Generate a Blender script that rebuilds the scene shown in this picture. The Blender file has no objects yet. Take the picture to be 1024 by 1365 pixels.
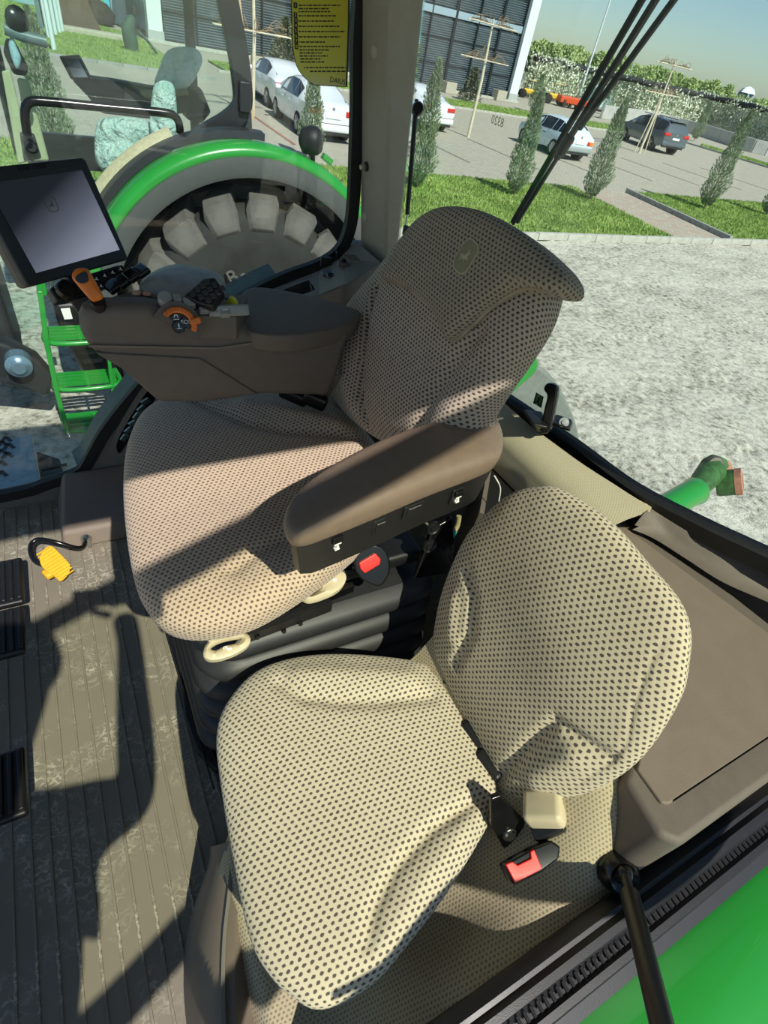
import bpy, bmesh, math, random
import numpy as np
from mathutils import Vector, Matrix
random.seed(7); rng = np.random.default_rng(7)
SC = bpy.context.scene; COL = SC.collection

# ------------------------------------------------------------------ camera
# cab coordinates: X to the rear, Y to the tractor's right, Z up, cab floor z=0, yard z=GZ
GZ = -2.0
FPX = 718.6; CX, CY = 512.0, 682.5
R_ = np.array([[0.87910769, -0.19915913, 0.43301883],
               [-0.44796628, -0.655527, 0.60795606],
               [0.16277553, -0.72843668, -0.6654954]])
EYE = np.array([0.0, 0.0, 1.35])
cam = bpy.data.cameras.new('camera'); camo = bpy.data.objects.new('camera', cam); COL.objects.link(camo)
cam.sensor_fit = 'VERTICAL'; cam.sensor_height = 36.0; cam.lens = FPX / 1365 * 36.0
cam.clip_start = 0.02; cam.clip_end = 2000
M3 = Matrix(((R_[0, 0], -R_[0, 1], -R_[0, 2]), (R_[1, 0], -R_[1, 1], -R_[1, 2]), (R_[2, 0], -R_[2, 1], -R_[2, 2])))
camo.matrix_world = Matrix.Translation(Vector(EYE)) @ M3.to_quaternion().to_matrix().to_4x4()
SC.camera = camo

# ------------------------------------------------------------------ sky, sun, exposure
W = bpy.data.worlds.new('sky'); SC.world = W; W.use_nodes = True
wn = W.node_tree; bg = wn.nodes['Background']
sky = wn.nodes.new('ShaderNodeTexSky'); sky.sky_type = 'NISHITA'
sky.sun_disc = False; sky.sun_elevation = math.radians(48); sky.sun_rotation = math.radians(180)
sky.air_density = 1.0; sky.dust_density = 0.5; sky.ozone_density = 1.5
tint = wn.nodes.new('ShaderNodeMix'); tint.data_type = 'RGBA'; tint.blend_type = 'MULTIPLY'; tint.inputs[0].default_value = 1.0
tint.inputs[7].default_value = (.80, .92, 1.0, 1); wn.links.new(sky.outputs['Color'], tint.inputs[6]); wn.links.new(tint.outputs[2], bg.inputs['Color']); bg.inputs['Strength'].default_value = 0.088
sun = bpy.data.lights.new('sun', 'SUN'); suno = bpy.data.objects.new('sun', sun); COL.objects.link(suno)
sun.energy = 4.6; sun.angle = math.radians(0.6); sun.color = (1.0, 0.955, 0.89)
SUND = Vector((-0.09, 0.90, -1.0)).normalized()
suno.rotation_euler = SUND.to_track_quat('-Z', 'Y').to_euler(); suno.location = (2, -10, 14)
SC.view_settings.view_transform = 'Standard'; SC.view_settings.look = 'None'
SC.view_settings.gamma = 1.0; SC.view_settings.use_curve_mapping = False
SC.view_settings.exposure = 0.32

# ------------------------------------------------------------------ helpers
def ray(px, py): return R_ @ np.array([px - CX, py - CY, FPX])
def at(px, py, x=None, y=None, z=None):
    d = ray(px, py)
    t = (x - EYE[0]) / d[0] if x is not None else (y - EYE[1]) / d[1] if y is not None else (z - EYE[2]) / d[2]
    return EYE + d * t
def lin(c):
    c = [v / 255.0 for v in c]
    return tuple(v / 12.92 if v <= .04045 else ((v + .055) / 1.055) ** 2.4 for v in c) + (1.0,)
class NT:
    def __init__(s, name):
        s.m = bpy.data.materials.new(name); s.m.use_nodes = True; s.t = s.m.node_tree
        s.b = s.t.nodes['Principled BSDF']; s.out = s.t.nodes['Material Output']
    def n(s, k, **kw):
        o = s.t.nodes.new(k)
        for a, v in kw.items(): setattr(o, a, v)
        return o
    def l(s, a, b): s.t.links.new(a, b)
    def math(s, op, a, b=None, clamp=False):
        o = s.n('ShaderNodeMath', operation=op); o.use_clamp = clamp
        for i, v in enumerate((a, b)):
            if v is None: continue
            if isinstance(v, (int, float)): o.inputs[i].default_value = v
            else: s.l(v, o.inputs[i])
        return o.outputs[0]
    def noise(s, scale, detail=3, rough=.55, vec=None):
        o = s.n('ShaderNodeTexNoise'); o.inputs['Scale'].default_value = scale
        o.inputs['Detail'].default_value = detail; o.inputs['Roughness'].default_value = rough
        if vec is None:
            tc = s.n('ShaderNodeTexCoord'); vec = tc.outputs['Object']
        s.l(vec, o.inputs['Vector']); return o.outputs[0]
    def ramp(s, fac, stops):
        o = s.n('ShaderNodeValToRGB'); e = o.color_ramp.elements
        while len(e) < len(stops): e.new(.5)
        for i, (p, c) in enumerate(stops): e[i].position = p; e[i].color = c
        s.l(fac, o.inputs['Fac']); return o.outputs['Color']
    def mix(s, fac, a, b, mode='MIX'):
        o = s.n('ShaderNodeMix', data_type='RGBA', blend_type=mode)
        for i, v in ((0, fac), (6, a), (7, b)):
            if isinstance(v, (int, float)): o.inputs[i].default_value = v
            elif isinstance(v, tuple): o.inputs[i].default_value = v
            else: s.l(v, o.inputs[i])
        return o.outputs[2]
    def bump(s, h, strength=.3, dist=.002):
        o = s.n('ShaderNodeBump'); o.inputs['Strength'].default_value = strength; o.inputs['Distance'].default_value = dist
        s.l(h, o.inputs['Height']); s.l(o.outputs['Normal'], s.b.inputs['Normal'])
MATS = {}
def mat(name, c, rough=.5, metal=0.0, var=.12, vs=40, bump=0.0, bs=400, spec=.5, coat=0.0, emis=None):
    if name in MATS: return MATS[name]
    k = NT(name); c1 = lin(c)
    if var > 0:
        a = tuple(v * (1 - var) for v in c1[:3]) + (1,); b = tuple(min(1, v * (1 + var)) for v in c1[:3]) + (1,)
        k.l(k.ramp(k.noise(vs), [(.35, a), (.65, b)]), k.b.inputs['Base Color'])
    else: k.b.inputs['Base Color'].default_value = c1
    k.b.inputs['Roughness'].default_value = rough; k.b.inputs['Metallic'].default_value = metal
    k.b.inputs['Specular IOR Level'].default_value = spec; k.b.inputs['Coat Weight'].default_value = coat
    if bump > 0: k.bump(k.noise(bs, 2), bump, .0015)
    if emis: k.b.inputs['Emission Color'].default_value = lin(emis[0]); k.b.inputs['Emission Strength'].default_value = emis[1]
    MATS[name] = k.m; return k.m
def glassmat(name, tint, refl=1.0, ior=1.5, dirt=0.0):
    k = NT(name); k.t.nodes.remove(k.b)
    tr = k.n('ShaderNodeBsdfTransparent'); tr.inputs[0].default_value = tint + (1,)
    gl = k.n('ShaderNodeBsdfGlossy'); gl.inputs['Roughness'].default_value = 0.0
    ge = k.n('ShaderNodeNewGeometry'); vm = k.n('ShaderNodeVectorMath', operation='DOT_PRODUCT')
    k.l(ge.outputs['Normal'], vm.inputs[0]); k.l(ge.outputs['Incoming'], vm.inputs[1])
    sch = k.math('ADD', .03, k.math('MULTIPLY', .97, k.math('POWER', k.math('SUBTRACT', 1.0, k.math('ABSOLUTE', vm.outputs['Value'])), 5.0)))
    ms = k.n('ShaderNodeMixShader'); k.l(k.math('MULTIPLY', sch, refl, True), ms.inputs[0])
    k.l(tr.outputs[0], ms.inputs[1]); k.l(gl.outputs[0], ms.inputs[2])
    sh = ms.outputs[0]
    if dirt > 0:
        df = k.n('ShaderNodeBsdfDiffuse'); df.inputs[0].default_value = (.75, .8, .78, 1)
        m2 = k.n('ShaderNodeMixShader'); m2.inputs[0].default_value = dirt
        k.l(sh, m2.inputs[1]); k.l(df.outputs[0], m2.inputs[2]); sh = m2.outputs[0]
    k.l(sh, k.out.inputs['Surface']); MATS[name] = k.m; return k.m

def wloc(o):
    v = Vector((0, 0, 0))
    while o is not None: v += o.location; o = o.parent
    return v
def tag(o, label=None, cat=None, group=None, kind=None):
    if label: o['label'] = label
    if cat: o['category'] = cat
    if group: o['group'] = group
    if kind: o['kind'] = kind
    return o
def thing(name, label, cat, loc=(0, 0, 0), group=None):
    o = bpy.data.objects.new(name, None); COL.objects.link(o); o.location = [float(v) for v in loc]
    o.empty_display_size = .05
    return tag(o, label, cat, group)
def mkobj(name, verts, faces, m=None, parent=None, smooth=35, bevel=0, uvs=None, seg=2, sub=0):
    off = wloc(parent) if parent is not None else Vector((0, 0, 0))
    me = bpy.data.meshes.new(name)
    vs = (np.asarray(verts, float) - np.array(off)) if len(verts) else np.zeros((0, 3))
    me.from_pydata(vs.tolist(), [], [list(map(int, f)) for f in faces])
    bm = bmesh.new(); bm.from_mesh(me); bmesh.ops.recalc_face_normals(bm, faces=bm.faces); bm.to_mesh(me); bm.free()
    if uvs is not None:
        ul = me.uv_layers.new(name='uv'); li = np.zeros(len(me.loops), int); me.loops.foreach_get('vertex_index', li)
        ul.data.foreach_set('uv', np.asarray(uvs, float)[li].ravel())
    if m is not None: me.materials.append(m)
    if smooth:
        me.polygons.foreach_set('use_smooth', [True] * len(me.polygons))
        if not bevel and smooth < 180: me.set_sharp_from_angle(angle=math.radians(smooth))
    o = bpy.data.objects.new(name, me); COL.objects.link(o)
    if parent is not None: o.parent = parent
    if sub:
        q = o.modifiers.new('sub', 'SUBSURF'); q.levels = q.render_levels = sub
    if bevel:
        b = o.modifiers.new('bevel', 'BEVEL'); b.width = bevel; b.segments = seg; b.limit_method = 'ANGLE'; b.angle_limit = math.radians(30)
        w = o.modifiers.new('wn', 'WEIGHTED_NORMAL'); w.keep_sharp = False
    return o
class MB:
    def __init__(s): s.v = []; s.f = []
    def add(s, vs, fs):
        b = len(s.v); s.v += [tuple(map(float, v)) for v in vs]; s.f += [[i + b for i in f] for f in fs]; return s
    def box(s, c, size, R=None):
        c = np.array(c, float); h = np.array(size, float) / 2
        p = [np.array([x, y, z]) * h for z in (-1, 1) for y in (-1, 1) for x in (-1, 1)]
        if R is not None: p = [R @ q for q in p]
        return s.add([c + q for q in p], [(0, 2, 3, 1), (4, 5, 7, 6), (0, 1, 5, 4), (2, 6, 7, 3), (0, 4, 6, 2), (1, 3, 7, 5)])
    def hexa(s, bot, top):
        n = len(bot)
        return s.add(list(bot) + list(top), [list(range(n))[::-1], list(range(n, 2 * n))] + [(i, (i + 1) % n, n + (i + 1) % n, n + i) for i in range(n)])
    def prism(s, poly, vec):
        vec = np.array(vec, float); p = [np.array(q, float) for q in poly]
        return s.hexa(p, [q + vec for q in p])
    def cyl(s, p0, p1, r0, r1=None, n=14):
        return s.loft([(p0, r0), (p1, r0 if r1 is None else r1)], n)
    def loft(s, pr, n=12):
        P = [np.array(p, float) for p, r in pr]; rs = [r for p, r in pr]; rings = []
        up = None
        for i, p in enumerate(P):
            d = P[min(i + 1, len(P) - 1)] - P[max(i - 1, 0)]
            L = np.linalg.norm(d); d = d / L if L > 1e-9 else np.array([0, 0, 1.])
            if up is None:
                up = np.array([0, 0, 1.]) if abs(d[2]) < .9 else np.array([1., 0, 0])
            a = up - d * (up @ d); a /= np.linalg.norm(a); up = a; b = np.cross(d, a)
            rings.append([p + rs[i] * (math.cos(t) * a + math.sin(t) * b) for t in np.linspace(0, 2 * math.pi, n, endpoint=False)])
        vs = [q for r in rings for q in r]; fs = []
        for i in range(len(P) - 1):
            for j in range(n): fs.append((i * n + j, i * n + (j + 1) % n, (i + 1) * n + (j + 1) % n, (i + 1) * n + j))
        fs.append(list(range(n))[::-1]); k = (len(P) - 1) * n; fs.append(list(range(k, k + n)))
        return s.add(vs, fs)
    def tube(s, pts, r, n=10): return s.loft([(p, r) for p in pts], n)
    def lathe(s, prof, c, axis, n=24):
        c = np.array(c, float); d = np.array(axis, float); d /= np.linalg.norm(d)
        up = np.array([0, 0, 1.]) if abs(d[2]) < .9 else np.array([1., 0, 0])
        a = up - d * (up @ d); a /= np.linalg.norm(a); b = np.cross(d, a); vs = []; fs = []
        for r, h in prof:
            r = max(r, 1e-5)
            vs += [c + d * h + r * (math.cos(t) * a + math.sin(t) * b) for t in np.linspace(0, 2 * math.pi, n, endpoint=False)]
        for i in range(len(prof) - 1):
            for j in range(n): fs.append((i * n + j, i * n + (j + 1) % n, (i + 1) * n + (j + 1) % n, (i + 1) * n + j))
        return s.add(vs, fs)
    def grid(s, P):
        P = np.asarray(P, float); a, b = P.shape[:2]
        return s.add(P.reshape(-1, 3), [(i * b + j, i * b + j + 1, (i + 1) * b + j + 1, (i + 1) * b + j) for i in range(a - 1) for j in range(b - 1)])
    def sweep(s, path, prof, upv=(0, 0, 1), closed=False):
        """profile (list of (side, up)) carried along a path"""
        P = [np.array(p, float) for p in path]; n = len(prof); up0 = np.array(upv, float); vs = []
        for i, p in enumerate(P):
            if closed: d = P[(i + 1) % len(P)] - P[i - 1]
            else: d = P[min(i + 1, len(P) - 1)] - P[max(i - 1, 0)]
            d /= np.linalg.norm(d); sd = np.cross(d, up0); sd /= np.linalg.norm(sd); u = np.cross(sd, d)
            vs += [p + sd * a + u * b for a, b in prof]
        fs = []; m = len(P)
        for i in range(m if closed else m - 1):
            for j in range(n):
                fs.append((i * n + j, i * n + (j + 1) % n, ((i + 1) % m) * n + (j + 1) % n, ((i + 1) % m) * n + j))
        if not closed: fs += [list(range(n))[::-1], list(range((m - 1) * n, m * n))]
        return s.add(vs, fs)
    def obj(s, name, m, parent=None, **kw): return mkobj(name, s.v, s.f, m, parent, **kw)
def struct(name, mb, m, **kw): return tag(mb.obj(name, m, **kw), kind='structure')
def spline(pts, n=60, closed=False):
    P = np.array(pts, float); k = len(P); out = []
    segs = k if closed else k - 1
    for i in range(segs):
        if closed: a, b, c, d = P[(i - 1) % k], P[i], P[(i + 1) % k], P[(i + 2) % k]
        else: a, b, c, d = P[max(i - 1, 0)], P[i], P[i + 1], P[min(i + 2, k - 1)]
        for t in np.linspace(0, 1, 12, endpoint=False):
            out.append(.5 * ((2 * b) + (c - a) * t + (2 * a - 5 * b + 4 * c - d) * t * t + (3 * b - a - 3 * c + d) * t ** 3))
    if not closed: out.append(P[-1])
    out = np.array(out); q = np.vstack([out, out[:1]]) if closed else out
    L = np.concatenate([[0], np.cumsum(np.linalg.norm(np.diff(q, axis=0), axis=1))])
    tt = np.linspace(0, L[-1], n, endpoint=not closed)
    return np.stack([np.interp(tt, L, q[:, j]) for j in range(P.shape[1])], 1)
def frame(o, v, n):
    n = np.array(n, float); n /= np.linalg.norm(n); v = np.array(v, float); v -= n * (v @ n); v /= np.linalg.norm(v)
    return dict(o=np.array(o, float), v=v, n=n, u=np.cross(v, n))
def onp(F, px, py, off=0.0):
    d = ray(px, py); o = F['o'] + F['n'] * off; q = EYE + d * (((o - EYE) @ F['n']) / (d @ F['n']))
    return np.array([(q - F['o']) @ F['u'], (q - F['o']) @ F['v']])
def w3(F, u, v, h=0.0): return F['o'] + F['u'] * u + F['v'] * v + F['n'] * h
def polyd(P, line):
    best = np.full(len(P), 1e9)
    for a, b in zip(line[:-1], line[1:]):
        a = np.array(a); b = np.array(b); d = b - a; t = np.clip(((P - a) @ d) / (d @ d + 1e-12), 0, 1)
        best = np.minimum(best, np.linalg.norm(P - (a + t[:, None] * d), axis=1))
    return best
def pillow(name, F, outline, T, B, m, parent, p=3.0, N=120, rings=34, sculpt=(), center=None, bev=1.0, dome=0.0):
    """cushion with a given outline in the frame F: front thickness T, back thickness B, grooves and bulges sculpted in"""
    O = spline(outline, N, True); c = O.mean(0) if center is None else np.array(center)
    top = 1 - (1 - np.linspace(0, 1, rings + 1)[1:]) ** 1.9
    ss = list(top); rows = []; uv = []
    tot = []
    def prof(s, t): return t * (1 - min(1, s) ** p) ** (1 / p) if s < 1 else 0.0
    allv = [w3(F, c[0], c[1], T + dome)]; Pl = [c]; W = [1.0]; H = [T + dome]
    arc = np.zeros(N); arcl = []
    Rj = np.linalg.norm(O - c, axis=1); prev_s, prev_h = 0.0, T
    for s in ss:
        h = prof(s, T); arc = arc + np.sqrt((Rj * (s - prev_s)) ** 2 + (h - prev_h) ** 2); prev_s, prev_h = s, h
        for j in range(N): Pl.append(c + (O[j] - c) * s); H.append(h + dome * (1 - s * s)); W.append(max(0, 1 - s ** 10))
        arcl.append(arc.copy())
    nt = len(ss)
    for s in (.985, .95, .88, .6, .2):
        h = -prof(s, B); arc = arc + np.sqrt((Rj * (s - prev_s)) ** 2 + (h - prev_h) ** 2); prev_s, prev_h = s, h
        for j in range(N): Pl.append(c + (O[j] - c) * s); H.append(h); W.append(0)
        arcl.append(arc.copy())
    Pl = np.array(Pl); H = np.array(H); W = np.array(W)
    for kind, line, amt, wid in sculpt:
        d = polyd(Pl, line)
        H = H + W * amt * np.exp(-(d / wid) ** 2)
    V = F['o'] + Pl[:, :1] * F['u'] + Pl[:, 1:] * F['v'] + H[:, None] * F['n']
    dirs = (O - c) / Rj[:, None]
    UV = [c] + [c + dirs[j] * arcl[i][j] for i in range(len(arcl)) for j in range(N)]
    fs = [(0, 1 + j, 1 + (j + 1) % N) for j in range(N)]
    for i in range(len(arcl) - 1):
        for j in range(N):
            fs.append((1 + i * N + j, 1 + (i + 1) * N + j, 1 + (i + 1) * N + (j + 1) % N, 1 + i * N + (j + 1) % N))
    fs.append([1 + (len(arcl) - 1) * N + j for j in range(N)][::-1])
    return mkobj(name, V, fs, m, parent, smooth=180, uvs=UV)
def text_obj(name, body, F, u, v, size, m, parent=None, h=.0008, ext=.0004, mirror=False, align='CENTER', rot=0.0, xs=1.0):
    cu = bpy.data.curves.new(name, 'FONT'); cu.body = body; cu.size = size; cu.align_x = align; cu.align_y = 'CENTER'; cu.extrude = ext
    cu.resolution_u = 2
    t = bpy.data.objects.new(name, cu); COL.objects.link(t); dg = bpy.context.evaluated_depsgraph_get()
    me = bpy.data.meshes.new_from_object(t.evaluated_get(dg)); bpy.data.objects.remove(t)
    off = np.array(wloc(parent)) if parent is not None else np.zeros(3)
    co = np.zeros(len(me.vertices) * 3); me.vertices.foreach_get('co', co); co = co.reshape(-1, 3)
    cr, sr = math.cos(rot), math.sin(rot); x = co[:, 0] * (-1 if mirror else 1) * xs; y = co[:, 1]
    U = u + x * cr - y * sr; V = v + x * sr + y * cr
    P = F['o'] + U[:, None] * F['u'] + V[:, None] * F['v'] + (h + co[:, 2])[:, None] * F['n'] - off
    me.vertices.foreach_set('co', P.ravel()); me.materials.clear(); me.materials.append(m)
    if mirror: me.flip_normals()
    me.name = name
    o = bpy.data.objects.new(name, me); COL.objects.link(o)
    if parent is not None: o.parent = parent
    return o
def clone(o, parent=None):
    c = o.copy(); COL.objects.link(c)
    if parent is not None: c.parent = parent
    for ch in list(o.children): clone(ch, c)
    return c
def rotz(a): c, s = math.cos(a), math.sin(a); return np.array([[c, -s, 0], [s, c, 0], [0, 0, 1.]])
def roty(a): c, s = math.cos(a), math.sin(a); return np.array([[c, 0, s], [0, 1., 0], [-s, 0, c]])
def rotx(a): c, s = math.cos(a), math.sin(a); return np.array([[1., 0, 0], [0, c, -s], [0, s, c]])

# ------------------------------------------------------------------ materials
def fabric(name, base, dot, pu, pv, dw=.30, dh=.34, rot=0.0, amt=1.0, fuzz=.12, rad=1.0):
    k = NT(name); tc = k.n('ShaderNodeTexCoord'); mp = k.n('ShaderNodeMapping'); k.l(tc.outputs['UV'], mp.inputs['Vector'])
    mp.inputs['Rotation'].default_value = (0, 0, rot); mp.inputs['Scale'].default_value = (1 / pu, 1 / pv, 1)
    nz = k.n('ShaderNodeTexNoise'); nz.inputs['Scale'].default_value = 220; nz.inputs['Detail'].default_value = 2; k.l(tc.outputs['UV'], nz.inputs['Vector'])
    sep = k.n('ShaderNodeSeparateXYZ'); k.l(mp.outputs[0], sep.inputs[0])
    y = sep.outputs['Y']; row = k.math('FLOOR', y); half = k.math('MULTIPLY', k.math('MODULO', k.math('ABSOLUTE', row), 2.0), .5)
    x = k.math('ADD', sep.outputs['X'], half)
    fx = k.math('SUBTRACT', k.math('FRACT', x), .5); fy = k.math('SUBTRACT', k.math('FRACT', y), .5)
    jit = k.math('MULTIPLY', k.math('SUBTRACT', nz.outputs[0], .5), .35)
    ex = k.math('DIVIDE', k.math('ADD', fx, jit), dw); ey = k.math('DIVIDE', k.math('ADD', fy, jit), dh)
    d = k.math('SQRT', k.math('ADD', k.math('MULTIPLY', ex, ex), k.math('MULTIPLY', ey, ey)))
    mr = k.n('ShaderNodeMapRange'); mr.interpolation_type = 'SMOOTHSTEP'; k.l(d, mr.inputs[0])
    mr.inputs[1].default_value = .72; mr.inputs[2].default_value = 1.12; mr.inputs[3].default_value = 1; mr.inputs[4].default_value = 0
    fac = k.math('MULTIPLY', mr.outputs[0], amt)
    fz = k.n('ShaderNodeTexNoise'); fz.inputs['Scale'].default_value = 900; fz.inputs['Detail'].default_value = 2; k.l(tc.outputs['UV'], fz.inputs['Vector'])
    bl = k.n('ShaderNodeTexNoise'); bl.inputs['Scale'].default_value = 14; bl.inputs['Detail'].default_value = 4; k.l(tc.outputs['UV'], bl.inputs['Vector'])
    b1 = lin(base); lo = tuple(v * (1 - 1.6 * fuzz) for v in b1[:3]) + (1,); hi = tuple(min(1, v * (1 + 1.2 * fuzz)) for v in b1[:3]) + (1,)
    c0 = k.mix(k.math('MULTIPLY', k.math('ADD', fz.outputs[0], bl.outputs[0]), .5), lo, hi)
    k.l(k.mix(fac, c0, lin(dot)), k.b.inputs['Base Color'])
    k.b.inputs['Roughness'].default_value = .95; k.b.inputs['Specular IOR Level'].default_value = .15
    k.b.inputs['Sheen Weight'].default_value = .15
    h = k.math('SUBTRACT', k.math('MULTIPLY', fz.outputs[0], .35), k.math('MULTIPLY', mr.outputs[0], .6))
    k.bump(h, .55, .0016); MATS[name] = k.m; return k.m
M = dict(
 mat_rubber=mat('floor_rubber', (108, 99, 87), .75, bump=.25, bs=500, var=.1, vs=9),
 taupe=mat('taupe_plastic', (118, 106, 93), .62, bump=.35, bs=900, var=.04, vs=20),
 taupe_d=mat('dark_taupe_plastic', (100, 91, 82), .6, bump=.35, bs=900, var=.05),
 grey=mat('grey_trim', (112, 108, 98), .62, bump=.3, bs=900, var=.04),
 pillar=mat('pillar_trim', (150, 143, 128), .6, bump=.2, bs=900, var=.03),
 black=mat('black_plastic', (24, 24, 25), .42, var=.1, bump=.15, bs=700),
 blackg=mat('gloss_black', (16, 16, 17), .22, var=0),
 rubber=mat('black_rubber', (20, 21, 22), .55, var=.15, bump=.15, bs=300),
 beige=mat('beige_plastic', (196, 184, 152), .5, var=.04),
 green=mat('green_paint', (38, 140, 50), .28, var=.04, vs=3, coat=.4),
 red=mat('red_plastic', (232, 32, 22), .35, var=0),
 orange=mat('orange_plastic', (214, 112, 24), .4, var=.05),
 yellow=mat('yellow_plastic', (222, 172, 44), .45, var=.06),
 steel=mat('bright_steel', (190, 190, 186), .3, 1.0, var=.05),
 white=mat('white_print', (235, 235, 228), .6, var=0),
)
# scuffed floor mat: pale dusty boot scuffs over the brown rubber
def floor_material():
    k = NT('scuffed_mat'); tc = k.n('ShaderNodeTexCoord')
    a = k.noise(46, 4, .6); mp = k.n('ShaderNodeMapping'); mp.inputs['Rotation'].default_value = (0, 0, .9); mp.inputs['Scale'].default_value = (30, 75, 1)
    k.l(tc.outputs['Object'], mp.inputs['Vector']); b = k.n('ShaderNodeTexVoronoi', feature='DISTANCE_TO_EDGE'); b.inputs['Scale'].default_value = 1.0
    wq = k.n('ShaderNodeTexNoise'); wq.inputs['Scale'].default_value = 30; k.l(tc.outputs['Object'], wq.inputs['Vector'])
    vm = k.n('ShaderNodeMix', data_type='VECTOR'); vm.inputs[0].default_value = .35
    k.l(mp.outputs[0], vm.inputs[4]); sc = k.n('ShaderNodeVectorMath', operation='SCALE'); sc.inputs[3].default_value = 9.0
    k.l(wq.outputs['Color'], sc.inputs[0]); k.l(sc.outputs[0], vm.inputs[5]); k.l(vm.outputs[1], b.inputs['Vector'])
    edge = k.ramp(b.outputs[0], [(.0, (1, 1, 1, 1)), (.03, (1, 1, 1, 1)), (.11, (0, 0, 0, 1))])
    patch = k.ramp(k.noise(5.5, 3, .6), [(.46, (0, 0, 0, 1)), (.62, (1, 1, 1, 1))])
    fine = k.ramp(a, [(.42, (0, 0, 0, 1)), (.6, (1, 1, 1, 1))])
    f = k.math('MULTIPLY', k.math('MULTIPLY', edge, patch), k.math('ADD', .25, k.math('MULTIPLY', fine, .55)))
    base = k.mix(k.noise(3.5, 4), lin((112, 106, 93)), lin((132, 124, 108)))
    k.l(k.mix(f, base, lin((186, 182, 162))), k.b.inputs['Base Color']); k.b.inputs['Roughness'].default_value = .72
    k.b.inputs['Specular IOR Level'].default_value = .3
    k.bump(k.noise(600, 2), .2, .001); return k.m
FM = floor_material()
# ---- floor with moulded ribs
fl = struct('floor', MB().box((0.1, .75, -.02), (2.1, 1.76, .04)), FM)
rib = None
for i in range(33):
    x = -.93 + i * .0335
    if rib is None:
        rib = MB().sweep([(x, -.1, 0), (x, 1.6, 0)], [(-.0035, -.002), (-.0022, .0026), (.0022, .0026), (.0035, -.002)]).obj('floor_rib', FM, fl); x0 = x
    else:
        r = rib.copy(); COL.objects.link(r); r.location = (x - x0, 0, 0)

# ---- right side: wall below the window, its seal and its glass
YR = 1.62
curve_px = [(0, 664), (60, 648), (108, 630), (122, 612), (140, 580), (166, 545), (200, 506), (245, 462), (300, 415), (372, 376), (425, 356), (452, 338), (466, 312), (473, 270), (478, 150), (483, 0)]
cw = [at(px, py, y=YR) for px, py in curve_px]
cw = [np.array((-1.0, YR, cw[0][2] - .03))] + cw + [np.array((cw[-1][0] + .01, YR, 1.76))]
cv = spline([(c[0], c[2]) for c in cw], 110)
gp = [(x, YR, z) for x, z in cv]
def fan(poly_top, zb, name, m, y, th):
    mb = MB(); n = len(poly_top)
    for i in range(n - 1):
        a, b = poly_top[i], poly_top[i + 1]
        if b[0] <= a[0] + 1e-4: continue
        mb.hexa([(a[0], y, zb), (b[0], y, zb), (b[0], y, b[2]), (a[0], y, a[2])], [(a[0], y + th, zb), (b[0], y + th, zb), (b[0], y + th, b[2]), (a[0], y + th, a[2])])
    return struct(name, mb, m)
mono = [gp[0]]
for q in gp[1:]:
    if q[2] < .84 and q[0] > mono[-1][0]: mono.append(q)
mono.append((1.1, YR, mono[-1][2]))
fan(mono, -.04, 'wall_right', M['grey'], YR - .005, .05)
wf = MB().sweep(gp, [(-.012, -.010), (.022, -.010), (.022, .012), (-.012, .012)], upv=(0, 1, 0)).obj('trim_1', M['rubber'], smooth=40)
tag(wf, kind='structure')
G_SIDE = glassmat('side_glass', (.93, .968, .945), 1.3, dirt=.006)
G_REAR = glassmat('rear_glass', (.92, .96, .935), .8, dirt=.004)
poly = [(-1.0, YR + .012, 1.75)] + [(p[0], YR + .012, p[2]) for p in gp] 
wg = MB().prism(poly, (0, .005, 0)).obj('window_1', G_SIDE, smooth=0); tag(wg, kind='structure')
# outer fender lip of this tractor, seen through the glass
lip = MB()
L = [np.array(p) for p in gp if -.10 < p[0] < .62 and p[2] < .78]
lip.grid([[p + np.array((0, .05, -.02)) for p in L], [p + np.array((-.012, .13, 0.0)) for p in L], [p + np.array((-.006, .16, -.06)) for p in L], [p + np.array((.02, .05, -.07)) for p in L]])
tag(lip.obj('fender_lip', mat('fender_grey', (96, 110, 104), .5), smooth=60), 'grey rubber fender lip curving up outside the right window', 'fender')
# slot in the right panel
sl = [(152, 588), (186, 528), (200, 516), (211, 530), (180, 580), (161, 606)]
t = thing('vent_panel', 'black recessed panel with shiny raised pieces in grey frame beside the driver seat', 'panel', at(175, 560, y=1.60))
S = spline([at(a, b, y=1.606) for a, b in sl], 40, True)
MB().sweep(S, [(-.008, -.006), (.008, -.006), (.006, .008), (-.006, .008)], upv=(0, 1, 0), closed=True).obj('frame', M['grey'], t, smooth=60)
MB().prism([p + np.array((0, .002, 0)) for p in S], (0, .006, 0)).obj('panel', M['blackg'], t)
for k in range(6):
    a = np.array(at(*(np.array((163, 588)) + (np.array((197, 530)) - np.array((163, 588))) * (k + .5) / 6), y=1.60))
    MB().box(a, (.030, .008, .020), roty(-.9 + .2 * (k % 3))).obj('raised_piece', mat('dull_chrome', (120, 140, 138), .25, .9, var=.1), t, bevel=.004)
# raised box on the floor by the right wall
bz = .06
A = at(81, 676, z=bz); B = at(82, 711, z=bz); Cc = at(168, 690, z=bz)
fx0, fx1, fy0, fy1 = B[0], .34, B[1], 1.615
st = MB().hexa([(fx0 - .01, fy0 - .02, 0), (fx1, fy0 - .02, 0), (fx1, fy1, 0), (fx0 - .01, fy1, 0)],
               [(fx0, fy0, bz), (fx1, fy0, bz), (fx1, fy1, bz + .05), (fx0 + .03, fy1, bz + .05)]).obj('trim_2', M['taupe'], bevel=.012, seg=3)
tag(st, kind='structure')

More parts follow.
